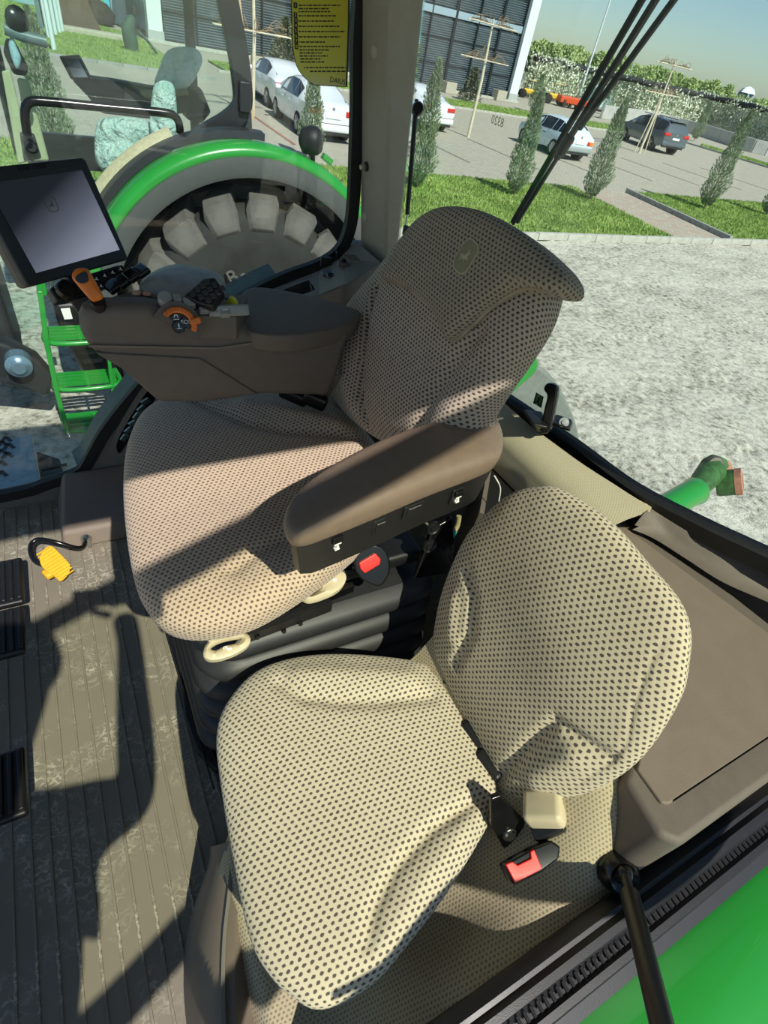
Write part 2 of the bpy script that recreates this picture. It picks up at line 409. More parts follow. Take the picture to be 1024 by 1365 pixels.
# ---- right rear pillar
pz = lambda px, py, y: at(px, py, y=y)
def pillar_pts():
    b0, b1, b2 = pz(482, 378, 1.60), pz(512, 372, 1.44), pz(534, 306, 1.44)
    t0, t1, t2 = pz(484, 0, 1.60), pz(520, 0, 1.46), pz(566, 0, 1.46)
    def ext(b, t): k = (1.78 - b[2]) / (t[2] - b[2]); return b + (t - b) * k
    def dn(b, t): k = (.60 - b[2]) / (t[2] - b[2]); return b + (t - b) * k
    lo = [dn(b0, t0), dn(b1, t1), dn(b2, t2)]; hi = [ext(b0, t0), ext(b1, t1), ext(b2, t2)]
    lo.append(lo[2] + np.array((.04, .2, 0))); hi.append(hi[2] + np.array((.04, .2, 0)))
    lo.append(lo[0] + np.array((.02, .05, 0))); hi.append(hi[0] + np.array((.02, .05, 0)))
    return lo, hi
lo, hi = pillar_pts()
pil = MB().hexa(lo, hi).obj('trim_3', M['pillar'], bevel=.016, seg=4); tag(pil, kind='structure')
def on_pillar(px, py):
    o, a, b = lo[1], hi[1], lo[2]; n = np.cross(a - o, b - o); d = ray(px, py); return EYE + d * (((o - EYE) @ n) / (d @ n)), n / np.linalg.norm(n)
def on_pillar_side(px, py):
    o, a, b = lo[0], hi[0], lo[1]; n = np.cross(a - o, b - o); d = ray(px, py); n = n / np.linalg.norm(n); n = n if n @ (EYE - o) > 0 else -n
    return EYE + d * (((o - EYE) @ n) / (d @ n)), n
for px, py in ((500, 69), (487, 290)):
    p, n = on_pillar_side(px, py)
    MB().lathe([(0, .006), (.010, .006), (.014, .003), (.015, -.001)], p, n).obj('cap', mat('cap_beige', (170, 162, 144), .5), pil, smooth=60)
p, n = on_pillar_side(489, 222)
bo_ = MB().lathe([(.004, .004), (.012, .004), (.012, -.001)], p, n).obj('washer', M['black'], pil, smooth=40)
MB().lathe([(0, .020), (.0065, .020), (.0075, .017), (.0075, .004)], p, n, 6).obj('bolt_head', M['steel'], bo_, smooth=10)

# ---- rear-right ledge under the pillar: pocket, sockets, switch, grille
led = thing('window_ledge', 'dark grey trim ledge with open pocket under the right window corner', 'ledge', (.7, 1.5, .7))
def lg(px, py, dz=0.0): return at(px, py, z=.768 + (px - 350) * .00035) + np.array((0, 0, dz))
O = [at(*p, y=YR - .03) for p in [(340, 394), (425, 361), (452, 345), (475, 322)]]
def lz_(px): return float(np.interp(px, [340, 425, 452, 475, 508], [O[0][2], O[1][2], O[2][2], O[3][2], O[3][2] + .01]))
def lg(px, py, dz=0.0): return at(px, py, z=lz_(px)) + np.array((0, 0, dz))
I_ = [lg(*p) for p in [(338, 413), (425, 393), (462, 378), (508, 350)]]
P = [lg(*p) for p in [(362, 392), (412, 373), (426, 384), (372, 404)]]
mb = MB()
for qd in ([O[0], O[1], P[1], P[0]], [P[0], P[3], I_[0], O[0]], [P[3], P[2], I_[1], I_[0]], [O[1], O[2], I_[2], I_[1]], [O[1], I_[1], P[2], P[1]], [O[2], O[3], I_[3], I_[2]]): mb.add(qd, [(0, 1, 2, 3)])
mb.obj('top_rim', M['grey'], led, smooth=0)
mb = MB(); mb.grid([spline(I_, 16), [p + np.array((.004, -.008, -.012)) for p in spline(I_, 16)], [p + np.array((.02, .01, -.5)) for p in spline(I_, 16)]]); mb.obj('inner_face', M['taupe_d'], led, smooth=80)
mb = MB(); dn_ = np.array((0, 0, -.07)); mb.grid([P + [P[0]], [p + dn_ for p in P + [P[0]]]]); mb.add([p + dn_ for p in P], [(0, 1, 2, 3)]); mb.obj('pocket', mat('pocket_dark', (60, 60, 57), .7), led, smooth=0)
RZ = rotz(-.25)
for nm, px, py, sz, m_ in [('socket_plate', 440, 366, (.05, .05, .006), 'black'), ('socket_lid', 434, 356, (.035, .012, .03), 'black'), ('switch', 457, 355, (.034, .03, .012), 'taupe_d'), ('switch_rocker', 457, 354, (.016, .014, .020), 'black'), ('knob', 450, 345, (.016, .016, .022), 'blackg')]:
    MB().box(lg(px, py, sz[2] / 2), sz, RZ).obj(nm, M[m_], led, bevel=.003)
MB().lathe([(.004, .004), (.011, .008), (.013, .006), (.014, 0)], lg(441, 371, .004), (0, 0, 1), 20).obj('socket', M['blackg'], led, smooth=50)
MB().box(lg(417, 380, -.03), (.012, .05, .05), RZ).obj('usb_slot', M['black'], led, bevel=.003)
for k in range(7): MB().box(lg(470 + (k - 3) * 1.2, 346 + (k - 3) * 1.3, .003), (.035, .003, .005), RZ).obj('grille_bar', M['taupe_d'], led)

# ---- roof, front pillars, rear frame (outside the frame, they shade the cab)
struct('ceiling', MB().box((.18, .77, 1.81), (2.56, 1.82, .10)), M['taupe'], bevel=.03)
for nm, x, y in (('trim_4', -1.0, -.10), ('trim_5', -1.0, 1.62)):
    struct(nm, MB().cyl((x, y, -.05), (x + .12, y, 1.80), .04), M['black'])
# ---- rear window
sp = [(640, 506, .60), (660, 522, .605), (760, 590, .62), (840, 649, .63), (930, 697, .645), (1024, 741, .66)]
spw = [at(a, b, z=z) for a, b, z in sp]
e0 = spw[0] + (spw[0] - spw[1]) * 7.5; e1 = spw[-1] + (spw[-1] - spw[-2]) * 1.9
sill = spline([e0] + spw + [e1], 60)
RW = [p for p in sill]
top = [np.array((p[0] - .10, p[1], 1.77)) for p in RW]
rg = MB(); rg.grid([[a + (b - a) * s for a, b in zip(RW, top)] for s in np.linspace(0, 1, 14)])
g2 = rg.obj('window_2', G_REAR, smooth=180); tag(g2, kind='structure')
sm = g2.modifiers.new('thick', 'SOLIDIFY'); sm.thickness = .005
rs = MB().sweep(RW, [(.018, -.03), (.022, .008), (.006, .016), (-.004, .012), (-.014, .014), (-.03, 0), (-.034, -.03)]).obj('trim_6', M['rubber'], smooth=50); tag(rs, kind='structure')
struct('wall_rear', MB().grid([[p + np.array((.02, 0, -.02)) for p in RW], [p + np.array((.07, 0, -.06)) for p in RW], [p + np.array((.07, 0, -.72)) for p in RW]]), M['taupe_d'])
# rear left post and low left wall
struct('trim_7', MB().hexa([(1.31, -.16, .4), (1.40, -.16, .4), (1.40, -.05, .4), (1.33, -.05, .4)], [(1.27, -.16, 1.8), (1.36, -.16, 1.8), (1.36, -.05, 1.8), (1.29, -.05, 1.8)]), M['black'], bevel=.01)
FAB_D = fabric('seat_fabric_brown', (196, 174, 150), (104, 88, 78), .0098, .0072, dw=.27, dh=.31)
FAB_I = fabric('seat_fabric_beige', (199, 188, 163), (88, 79, 73), .0112, .0078, rot=.18, dw=.29, dh=.29)
FAB_B = fabric('seat_fabric_back', (176, 160, 142), (74, 65, 60), .0100, .0072, dw=.29, dh=.32)
FAB_H = fabric('headrest_fabric', (152, 140, 122), (72, 65, 58), .0098, .0070, dw=.29, dh=.31)
FAB_IB = fabric('seat_fabric_back_beige', (198, 186, 158), (82, 74, 70), .0114, .0082, dw=.29, dh=.30)
CARPET = fabric('ribbed_carpet', (178, 166, 136), (120, 110, 90), .0075, .0058, dw=.28, dh=.30, amt=.8, fuzz=.08, rot=.1)
# ------------------------------------------------------------------ driver seat
ds = thing('driver_seat', 'large brown spotted fabric driver seat with headrest flap and left armrest', 'seat', (.35, .78, .04))
FC = frame((.28, .8, .565), (0, 1, 0), (-.04, .02, 1))
P2 = lambda F, L, off=0.0: [onp(F, a, b, off) for a, b in L]
co = [(205, 826), (183, 788), (170, 720), (166, 650), (173, 596), (195, 556), (240, 536), (320, 531), (390, 536), (445, 552), (490, 588), (520, 640), (510, 700), (465, 746), (400, 795), (335, 832), (275, 845), (232, 842)]
pillow('cushion', FC, P2(FC, co), .065, .07, FAB_D, ds, p=3.2, N=150, rings=44, sculpt=[
    ('g', P2(FC, [(262, 536), (300, 556), (335, 572), (380, 580), (480, 584)], .05), -.014, .014),
    ('b', P2(FC, [(330, 545), (390, 558), (450, 570)], .05), .016, .03),
    ('g', P2(FC, [(470, 690), (400, 712), (345, 735), (310, 760)], .05), -.010, .016),
    ('b', P2(FC, [(450, 735), (390, 765), (330, 800)], .05), .014, .035),
    ('g', P2(FC, [(240, 680), (330, 660), (420, 650)], .05), -.008, .09)])
a_ = math.radians(19)
FB = frame((.545, .8, .60), (math.sin(a_), 0, math.cos(a_)), (-math.cos(a_), 0, math.sin(a_)))
bo = [(560, 306), (600, 292), (655, 296), (705, 322), (742, 360), (738, 402), (723, 440), (695, 484), (667, 524), (648, 556), (634, 592), (600, 612), (545, 602), (500, 580), (464, 548), (447, 520), (444, 486), (452, 446), (476, 404), (508, 368), (534, 335)]
pillow('backrest', FB, P2(FB, bo), .06, .07, FAB_B, ds, p=3.2, N=150, rings=44, center=onp(FB, 590, 460), sculpt=[
    ('g', P2(FB, [(500, 385), (490, 430), (484, 480), (482, 530), (486, 575)], .05), -.024, .009),
    ('b', P2(FB, [(470, 440), (462, 500), (468, 540)], .05), .018, .022),
    ('g', P2(FB, [(640, 440), (606, 490), (575, 545), (555, 590)], .05), -.012, .016),
    ('b', P2(FB, [(640, 520), (600, 560), (575, 590)], .05), .02, .026),
    ('b', P2(FB, [(520, 540), (560, 560)], .05), .014, .08)])
ho = [(516, 373), (530, 350), (550, 316), (575, 292), (605, 281), (650, 286), (700, 311), (744, 348), (762, 374), (759, 390), (738, 391), (712, 385), (688, 391), (655, 414), (630, 438), (607, 456), (598, 440), (582, 414), (560, 392), (536, 380)]
FHd = frame(FB['o'] + FB['n'] * .055, FB['v'], FB['n'])
hd = pillow('headrest', FHd, P2(FHd, ho), .042, .07, FAB_H, ds, p=4.5, N=150, rings=34, center=onp(FHd, 632, 352))
hp = P2(FHd, ho[10:] + ho[:1]); hp = spline(hp, 60)
MB().tube([w3(FHd, *p, .006) for p in hp], .004, 8).obj('piping', mat('piping_tan', (150, 134, 112), .8), ds, smooth=60)
FE = frame(FHd['o'] + FHd['n'] * .0425, FHd['v'], FHd['n'])
E_M = mat('emblem_fabric', (128, 122, 96), .8, var=.05); E_L = mat('emblem_edge', (168, 160, 128), .8, var=.05)
ec = onp(FE, 621, 342)
def rr(c, w, h, r, rot=0.0, n=5):
    P = []
    for sx, sy, a0 in ((1, 1, 0), (-1, 1, 90), (-1, -1, 180), (1, -1, 270)):
        for t in np.linspace(a0, a0 + 90, n):
            P.append(((w / 2 - r) * sx + r * math.cos(math.radians(t)), (h / 2 - r) * sy + r * math.sin(math.radians(t))))
    cr, sr = math.cos(rot), math.sin(rot)
    return [np.array((c[0] + x * cr - y * sr, c[1] + x * sr + y * cr)) for x, y in P]
def plate(F, P, h0, h1): return MB().prism([w3(F, a[0], a[1], h0) for a in P], F['n'] * (h1 - h0))
em = plate(FE, rr(ec, .046, .056, .016, -.12), -.004, .0012).obj('emblem', E_L, ds)
plate(FE, rr(ec, .041, .051, .014, -.12), .001, .0018).obj('emblem_field', E_M, em)
# leaping animal emblem, as a small flat silhouette
deer = [(-.9, -.1), (-.6, .05), (-.2, .05), (.1, .2), (.25, .5), (.2, .95), (.3, .7), (.42, .95), (.42, .62), (.7, .45), (.5, .38), (.42, .1), (.9, -.3), (.5, -.15), (.2, -.3), (.35, -.8), (.05, -.35), (-.35, -.3), (-.7, -.75), (-.55, -.25)]
plate(FE, [ec + np.array((x, y)) * .0155 for x, y in deer], .0016, .0026).obj('emblem_figure', E_L, em)
# left armrest
FA = frame((.45, .57, .80), (0, 1, 0), (0, 0, 1))
ao = [(378, 697), (392, 668), (438, 632), (518, 592), (598, 566), (640, 556), (662, 568), (669, 592), (664, 614), (640, 628), (576, 652), (500, 684), (440, 708), (398, 722), (382, 714)]
aP = P2(FA, ao)
arm = thing('armrest', '', '', (.45, .57, .78)); arm.parent = ds; arm.location = Vector((.45, .57, .78)) - ds.location
for k_ in ('label', 'category'):
    if k_ in arm: del arm[k_]
PADM = mat('armrest_pad', (122, 104, 88), .42, bump=.35, bs=700, var=.05)
pillow('pad', FA, aP, .032, .03, PADM, arm, p=3.6, N=110, rings=26)
cA = np.mean(aP, 0); inn = [cA + (p - cA) * .965 for p in spline(aP, 60, True)]
MB().hexa([w3(FA, *(cA + (p - cA) * .94), -.088) for p in inn], [w3(FA, *p, -.012) for p in inn]).obj('side_panel', M['black'], arm, smooth=40)
# switches on the near face
nA, nB = onp(FA, 400, 722), onp(FA, 640, 630)
dirn = (nB - nA) / np.linalg.norm(nB - nA); out_ = np.array((dirn[1], -dirn[0]))
FN = frame(w3(FA, *(nA + out_ * .0), -.02), (0, 0, 1), (out_[0], out_[1], 0))
if FN['n'][1] > 0: FN = frame(FN['o'], (0, 0, 1), -FN['n'])
def onface(px, py): return onp(FN, px, py, 0)
for (px, py, w, h, k) in ((449, 724, .026, .036, 1), (507, 703, .026, .032, 0), (552, 681, .042, .028, 0), (610, 662, .026, .034, 1)):
    c = onface(px, py); F2 = frame(w3(FN, c[0], c[1], -.005), FN['v'], FN['n'])
    sw = plate(F2, rr((0, 0), w, h, .003), -.008, .004).obj('switch', M['black'], arm, bevel=.0015)
    if k:
        plate(F2, rr((0, h * .22), w * .7, h * .38, .002), .003, .008).obj('rocker', M['blackg'], sw, bevel=.001)
        plate(F2, rr((0, h * .02), w * .5, .002, .0005), .0042, .0085).obj('mark', M['white'], sw)
        plate(F2, [np.array(p) * .0042 + np.array((0, -h * .22)) for p in [(-1, -1), (1, -1), (1, -.3), (.1, -.3), (.6, 1.0), (-.2, 1.2), (-.7, -.2), (-1, -.2)]], .004, .0088).obj('mark', M['white'], sw)
    else:
        plate(F2, rr((0, 0), w * .66, h * .7, .003), .003, .0055).obj('blank', M['black'], sw, bevel=.001)
        plate(F2, rr((0, h * .3), w * .62, .0012, .0004), .0048, .0062).obj('edge', M['grey'], sw)
# seat base: bellows, rails, brackets
bel = MB(); bx0, bx1, by0, by1 = .075, .64, .570, 1.02
def ringp(x0, x1, y0, y1, r, z, n=7):
    return [np.array((p[0], p[1], z)) for p in rr(((x0 + x1) / 2, (y0 + y1) / 2), x1 - x0, y1 - y0, r, n=n)]
lv = []
zs = np.linspace(.03, .43, 43)
for i, z in enumerate(zs):
    fold = abs(math.sin(i / 42 * math.pi * 6)) ** .55
    ins = .034 * (1 - fold) - .03 * (1 - i / 42) + .012
    lv.append(ringp(bx0 + ins, bx1 - ins, by0 + ins, by1 - ins, .07, z))
bel.grid([r + [r[0]] for r in lv]); bel.add(lv[-1], [list(range(len(lv[-1])))]); bel.obj('bellows', mat('bellows_rubber', (40, 40, 41), .5, var=.1), ds, smooth=180)
MB().box((.36, .82, .475), (.46, .36, .04)).obj('seat_pan', M['black'], ds, bevel=.012)
def railpt(px, py, z=.50): return at(px, py, z=z)
MB().sweep([railpt(318, 842), railpt(470, 782)], [(-.006, -.010), (.006, -.010), (.006, .010), (-.006, .010)]).obj('slide_rail', M['blackg'], ds)
MB().sweep([railpt(322, 850, .485), railpt(440, 806, .485)], [(-.008, -.012), (.008, -.012), (.008, .012), (-.008, .012)]).obj('slide_rail', M['black'], ds)
for px, py in ((343, 842), (400, 824), (378, 834)):
    MB().lathe([(0, .006), (.004, .006), (.005, 0)], railpt(px, py + 6, .485), (-.1, -1, .3), 10).obj('rail_bolt', M['blackg'], ds)
def loop_lever(pts, z, name, thick, hole, mk):
    F = frame((0, 0, z), (0, 1, 0), (0, -.25, 1)); F['o'] = at(*np.mean(pts, 0), z=z); P = spline(P2(F, pts), 40, True); c = P.mean(0)
    Hh = [np.array(p) for p in spline(P2(F, hole), 40, True)]
    o3 = lambda Q, h: [w3(F, q[0], q[1], h) for q in Q]
    k0 = int(np.argmin([np.linalg.norm(h - P[0]) for h in Hh])); Hh = Hh[k0:] + Hh[:k0]
    a = np.cross(np.append(P[10] - P[0], 0), np.append(P[20] - P[0], 0))[2]; b = np.cross(np.append(Hh[10] - Hh[0], 0), np.append(Hh[20] - Hh[0], 0))[2]
    if a * b < 0: Hh = [Hh[0]] + Hh[:0:-1]
    mb = MB(); C = lambda L: L + [L[0]]
    mid = [p * .5 + h * .5 for p, h in zip(P, Hh)]
    mb.grid([C(o3(P, -thick * .6)), C(o3([p * .98 + m_ * .02 for p, m_ in zip(P, mid)], thick * .3)), C(o3(mid, thick * .6)), C(o3(Hh, thick * .2)), C(o3(Hh, -thick * .6)), C(o3(P, -thick * .6))])
    lv_ = mb.obj(name, M['beige'], ds, smooth=60)
    cm = onp(F, *mk)
    plate(F, [cm + np.array(p) * .0075 for p in [(-.9, .6), (-.5, .9), (-.1, -.2), (.9, -.3), (.9, .2), (.2, .25), (-.2, .9)]], thick * .2, thick * .75).obj('mark', M['white'], lv_)
    return lv_
loop_lever([(271, 872), (276, 858), (292, 848), (318, 842), (332, 848), (332, 860), (315, 872), (292, 880), (277, 880)], .50, 'lever', .014, [(280, 864), (292, 856), (312, 851), (322, 851), (316, 858), (300, 862), (287, 868)], (303, 868))
MB().sweep([at(276, 851, z=.51), at(316, 837, z=.51)], [(-.010, -.012), (.010, -.012), (.010, .010), (-.010, .010)]).obj('lever_grip', M['beige'], ds, bevel=.003)
loop_lever([(402, 796), (408, 786), (428, 779), (446, 766), (458, 764), (461, 774), (452, 787), (432, 797), (412, 802)], .525, 'lever', .016, [(409, 794), (416, 789), (424, 786), (430, 783), (428, 786), (420, 791), (413, 795)], (443, 777))
# belt buckle by the seat
FBk = frame(at(497, 752, z=.54), (.15, .2, 1), (-.15, -.85, .65))
bk = plate(FBk, spline([onp(FBk, *p) for p in [(472, 742), (482, 728), (505, 726), (518, 738), (521, 762), (508, 782), (488, 776), (474, 762)]], 32, True), -.035, .0).obj('buckle', M['blackg'], ds, bevel=.006)
plate(FBk, [onp(FBk, *p) for p in [(478, 750), (500, 737), (507, 745), (506, 752), (486, 764), (480, 758)]], -.002, .004).obj('release_button', M['red'], bk, bevel=.002)
FP = frame(at(580, 730, y=.60), (0, 0, 1), (0, -1, .15))
pb = plate(FP, [onp(FP, *p) for p in [(553, 772), (578, 705), (603, 690), (606, 720), (598, 740), (604, 755), (596, 765)]], -.012, 0).obj('bracket', M['blackg'], ds, bevel=.003)
for px, py, r in ((572, 727, .016), (577, 703, .015), (590, 729, .008)):
    c = onp(FP, px, py); p = w3(FP, c[0], c[1], .0)
    MB().lathe([(0, .004), (r * .45, .005), (r * .5, .002), (r * .85, .002), (r, .005), (r, -.001)], p, FP['n'], 20).obj('pivot_bolt', M['black'], pb, smooth=40)
cb = [at(612, 688, y=.66), at(610, 700, y=.655), at(606, 708, y=.65)]
MB().tube(spline(cb, 10), .006, 10).obj('conduit', mat('conduit_tan', (150, 140, 100), .5), ds, smooth=60)
MB().loft([(at(606, 708, y=.65), .007), (at(602, 716, y=.645), .006), (at(599, 724, y=.64), .003)], 10).obj('connector', mat('teal_plastic', (60, 190, 180), .4), ds, smooth=60)
MB().tube(spline([at(659, 634, y=.70), at(667, 650, y=.69), at(665, 668, y=.68)], 12), .0016, 6).obj('thin_cable', mat('cable_white', (220, 220, 214), .5), ds)
# belt receptacle on the far side between cushion and backrest
for px, py, sz in ((392, 527, (.07, .03, .03)), (420, 533, (.06, .03, .035)), (402, 518, (.05, .025, .02))):
    MB().box(at(px, py, z=.66), sz, rotz(-.5) @ roty(.3)).obj('belt_housing', M['blackg'], ds, bevel=.008)
MB().sweep([at(432, 530, z=.66), at(449, 500, z=.74)], [(-.015, -.002), (.015, -.002), (.015, .002), (-.015, .002)]).obj('side_strap', M['grey'], ds)
# black platform under both seats
pp = [at(*p, z=.025)[:2] for p in [(241, 848), (240, 900), (246, 955), (262, 1000), (284, 1024), (302, 1032)]] + [np.array((.12, .40)), np.array((.64, .40)), np.array((.64, 1.1)), np.array((.1, 1.1))]
pf = MB().prism([np.array((p[0], p[1], 0.0)) for p in pp], (0, 0, .025)).obj('seat_platform', M['rubber'], bevel=.006)
tag(pf, 'black rubber platform with ridges under the driver seat bellows', 'platform')
for i in range(3):
    MB().sweep([(.10 + .02 * i - .035, .50, .025), (.085 + .02 * i - .035, .98, .025)], [(-.002, -.001), (-.001, .003), (.001, .003), (.002, -.001)]).obj('ridge', M['rubber'], pf)

# ------------------------------------------------------------------ instructor seat
is_ = thing('instructor_seat', 'smaller beige spotted fabric passenger seat beside the door sill', 'seat', (.3, .25, .2))
FI = frame((.28, .26, .375), (0, 1, 0), (-.03, 0, 1))
io = [(289, 983), (294, 1045), (311, 1147), (333, 1250), (362, 1303), (399, 1336), (424, 1346), (456, 1338), (501, 1309), (542, 1262), (592, 1196), (633, 1131), (659, 1081), (662, 1053), (650, 1022), (608, 942), (577, 901), (551, 885), (465, 876), (395, 880), (341, 899), (303, 940)]
pillow('cushion', FI, P2(FI, io), .05, .05, FAB_I, is_, p=3.0, N=160, rings=44, sculpt=[
    ('g', P2(FI, [(641, 1061), (575, 1106), (526, 1159), (497, 1213), (489, 1258)], .04), -.012, .010),
    ('b', P2(FI, [(625, 1110), (565, 1180), (525, 1250)], .04), .014, .022),
    ('g', P2(FI, [(374, 909), (403, 930), (452, 936), (506, 936), (575, 928)], .04), -.010, .014),
    ('b', P2(FI, [(400, 898), (470, 900), (545, 902)], .04), .010, .025)])
a2 = math.radians(18)
FIB = frame((.535, .25, .425), (math.sin(a2), 0, math.cos(a2)), (-math.cos(a2), 0, math.sin(a2)))
ib = [(582, 857), (590, 805), (604, 761), (627, 713), (653, 683), (686, 657), (720, 649), (746, 651), (783, 672), (820, 702), (864, 753), (894, 787), (912, 817), (919, 850), (916, 887), (909, 924), (886, 969), (857, 1009), (820, 1039), (775, 1061), (734, 1073), (701, 1078), (686, 1071), (664, 1039), (634, 980), (608, 928), (588, 883)]
pillow('backrest', FIB, P2(FIB, ib), .05, .06, FAB_IB, is_, p=2.6, N=160, rings=48, sculpt=[
    ('g', P2(FIB, [(621, 761), (633, 794), (631, 843), (608, 885)], .04), -.012, .010),
    ('b', P2(FIB, [(605, 800), (603, 845)], .04), .010, .018),
    ('g', P2(FIB, [(664, 1040), (705, 995), (746, 960), (783, 991), (809, 1012)], .04), -.013, .009),
    ('b', P2(FIB, [(715, 1040), (765, 1015)], .04), .016, .026),
    ('g', P2(FIB, [(900, 832), (872, 876), (849, 935), (835, 991), (812, 1017), (768, 1047)], .03), -.004, .003),
    ('b', P2(FIB, [(740, 800), (760, 880)], .04), .012, .09)])
MB().sweep([at(700, 1078, z=.44), at(752, 1078, z=.48)], [(-.026, -.02), (.026, -.02), (.026, .02), (-.026, .02)]).obj('hinge_cover', M['beige'], is_, bevel=.01)
FBr = frame(at(676, 1105, z=.405), (.3, 0, 1), (-.2, -1, .5))
br = plate(FBr, [onp(FBr, *p) for p in [(655, 1065), (668, 1060), (700, 1095), (712, 1118), (672, 1132), (655, 1100)]], -.01, 0).obj('bracket', M['blackg'], is_, bevel=.003)
c = onp(FBr, 679, 1112)
MB().lathe([(0, .006), (.009, .006), (.010, .002), (.0125, .002), (.0125, -.001)], w3(FBr, c[0], c[1], 0), FBr['n'], 12).obj('bolt', M['steel'], br, smooth=30)
MB().sweep([at(712, 1113, z=.425), at(735, 1104, z=.445), at(752, 1096, z=.46)], [(-.012, -.012), (.012, -.012), (.012, .012), (-.012, .012)]).obj('hinge', M['black'], is_, bevel=.005)
FBb = frame(at(700, 1152, z=.44), (.9, .25, .3), (-.15, -.3, 1))
bb = plate(FBb, [onp(FBb, *p) for p in [(671, 1152), (710, 1130), (735, 1120), (748, 1128), (746, 1145), (722, 1163), (686, 1181), (680, 1172)]], -.025, 0).obj('buckle', M['blackg'], is_, bevel=.004)
plate(FBb, [onp(FBb, *p) for p in [(673, 1152), (682, 1148), (689, 1153), (707, 1144), (706, 1135), (711, 1132), (722, 1158), (686, 1177)]], -.004, .004).obj('release_button', M['red'], bb, bevel=.0015)
MB().box((.33, .25, .30), (.36, .30, .07)).obj('seat_pan', M['black'], is_, bevel=.01)
for px, py in ((600, 925), (625, 985), (645, 1025)):
    MB().box(at(px + 6, py - 4, z=.40), (.03, .06, .035), rotz(.2)).obj('recliner', M['black'], is_, bevel=.008)
# carpeted hump under it
cx_ = np.concatenate([np.linspace(.012, .07, 10), np.linspace(.09, .60, 34)]); cy_ = np.linspace(-.05, .46, 44)
def sst(a, b, x): t = np.clip((x - a) / (b - a), 0, 1); return t * t * (3 - 2 * t)
G = np.zeros((len(cx_), len(cy_), 3)); UVc = np.zeros((len(cx_), len(cy_), 2))
for i, x in enumerate(cx_):
    front = .205 * (1 - (1 - min(1, max(0, (x - .012) / .045))) ** 2.4) ** .5
    A_ = front + .22 * sst(.15, .62, x) + .15 * sst(.47, .59, x)
    Lz = front + .19 * sst(.10, .30, x)
    for j, y in enumerate(cy_):
        w = math.exp(-((y + .05) / .085) ** 2)
        G[i, j] = (x + .075 * sst(.28, .44, y) * (1 - sst(.05, .3, x)), y, A_ + (Lz - A_) * w); UVc[i, j] = (x + G[i, j, 2] * .6, y)
gm = MB().grid(G); hump = mkobj('carpet_hump', gm.v, gm.f, CARPET, None, smooth=60, uvs=UVc.reshape(-1, 2))
tag(hump, 'beige dotted carpet hump under the small passenger seat', 'carpet')
kb_ = spline([(.030, .40), (.018, .368), (-.032, .296), (-.060, .23), (-.075, .14), (-.08, -.05)], 24)
kt_ = spline([at(*p, z=.2)[:2] for p in [(303, 1120), (297, 1190), (290, 1250), (287, 1320), (288, 1400)]], 24); kt_[-1][1] = -.055
P0 = [np.array((p[0], p[1], 0.0)) for p in kb_]; P1 = [np.array((p[0], p[1], .19)) for p in kt_]
fv = MB().grid([P0, [a * .5 + b * .5 + np.array((-.008, 0, 0)) for a, b in zip(P0, P1)], P1, [p + np.array((.03, 0, .008)) for p in P1], [p + np.array((.06, 0, -.03)) for p in P1]])
fvo = fv.obj('kick_panel', M['taupe'], hump, smooth=60)
MB().sweep([p + np.array((.012, 0, .008)) for p in P1], [(-.004, -.004), (.004, -.004), (.003, .004), (-.003, .004)]).obj('edge_trim', M['grey'], hump)
# rear left cover panel with a raised lid
pz_ = .58
K = lambda px, py, z=pz_: at(px, py, z=z)
rc = thing('rear_cover', 'brown plastic rear cover panel with flat lid beside the passenger seat', 'cover', (.9, .2, .45))
base = [np.array((.640, .62, pz_)), K(830, 1040), K(890, 1130), np.array((.70, -.045, pz_)), np.array((1.30, -.035, pz_)), np.array((1.30, .62, pz_))]
base = [np.array((.76, .60, pz_)), np.array((.74, .15, pz_)), np.array((.590, .068, pz_)), np.array((.578, -.012, pz_)), np.array((.60, -.034, pz_)), np.array((1.155, -.034, pz_)), np.array((1.12, .25, pz_)), np.array((1.03, .60, pz_))]
MB().prism([p + np.array((0, 0, -.18)) for p in base], (0, 0, .178)).obj('base', M['taupe_d'], rc, bevel=.012, seg=3)
s0, s1 = K(836, 706), K(1024, 845); sd = (s1 - s0) / (s1[1] - s0[1])
ly = .012
lid = [np.array((.775, .59, pz_)), np.array((.755, .16, pz_)), np.array((.615, .07, pz_)), np.array((.612, .018, pz_)), np.array((.622, ly, pz_)), s0 + sd * (ly - s0[1]), s0 + sd * (.59 - s0[1])]
MB().prism([p + np.array((0, 0, -.02)) for p in lid], (0, 0, .024)).obj('lid', M['taupe'], rc, bevel=.004)
rim = [lid[4] + np.array((.006, 0, 0)), lid[5] + np.array((.006, 0, 0)), lid[5] + np.array((.06, 0, 0)), lid[4] + np.array((.08, 0, 0))]
MB().prism([p + np.array((0, 0, -.02)) for p in rim], (0, 0, .026)).obj('rear_strip', M['taupe'], rc, bevel=.004)
# swooping grab recess along the rear strip, rising to the window
rcs = [(838, 706), (858, 684), (900, 700), (950, 730), (1000, 752), (1060, 770)]
rbt = [(850, 712), (870, 702), (905, 722), (950, 752), (1000, 778), (1060, 812)]
up_ = [at(*p, z=.625) for p in [(846, 700), (868, 686), (912, 706), (955, 728), (1003, 752), (1060, 775)]]
lo_ = [at(*p, z=.592) for p in [(843, 706), (872, 718), (915, 745), (962, 775), (1018, 800), (1060, 818)]]
md = [(a * .4 + b * .6) + np.array((.030, .004, -.008)) for a, b in zip(up_, lo_)]
bk_ = [p + np.array((.05, .02, .002)) for p in up_]
g_ = MB(); g_.grid([spline(l, 24) for l in (lo_, md, up_, bk_)]); g_.obj('recess', M['taupe_d'], rc, smooth=180)
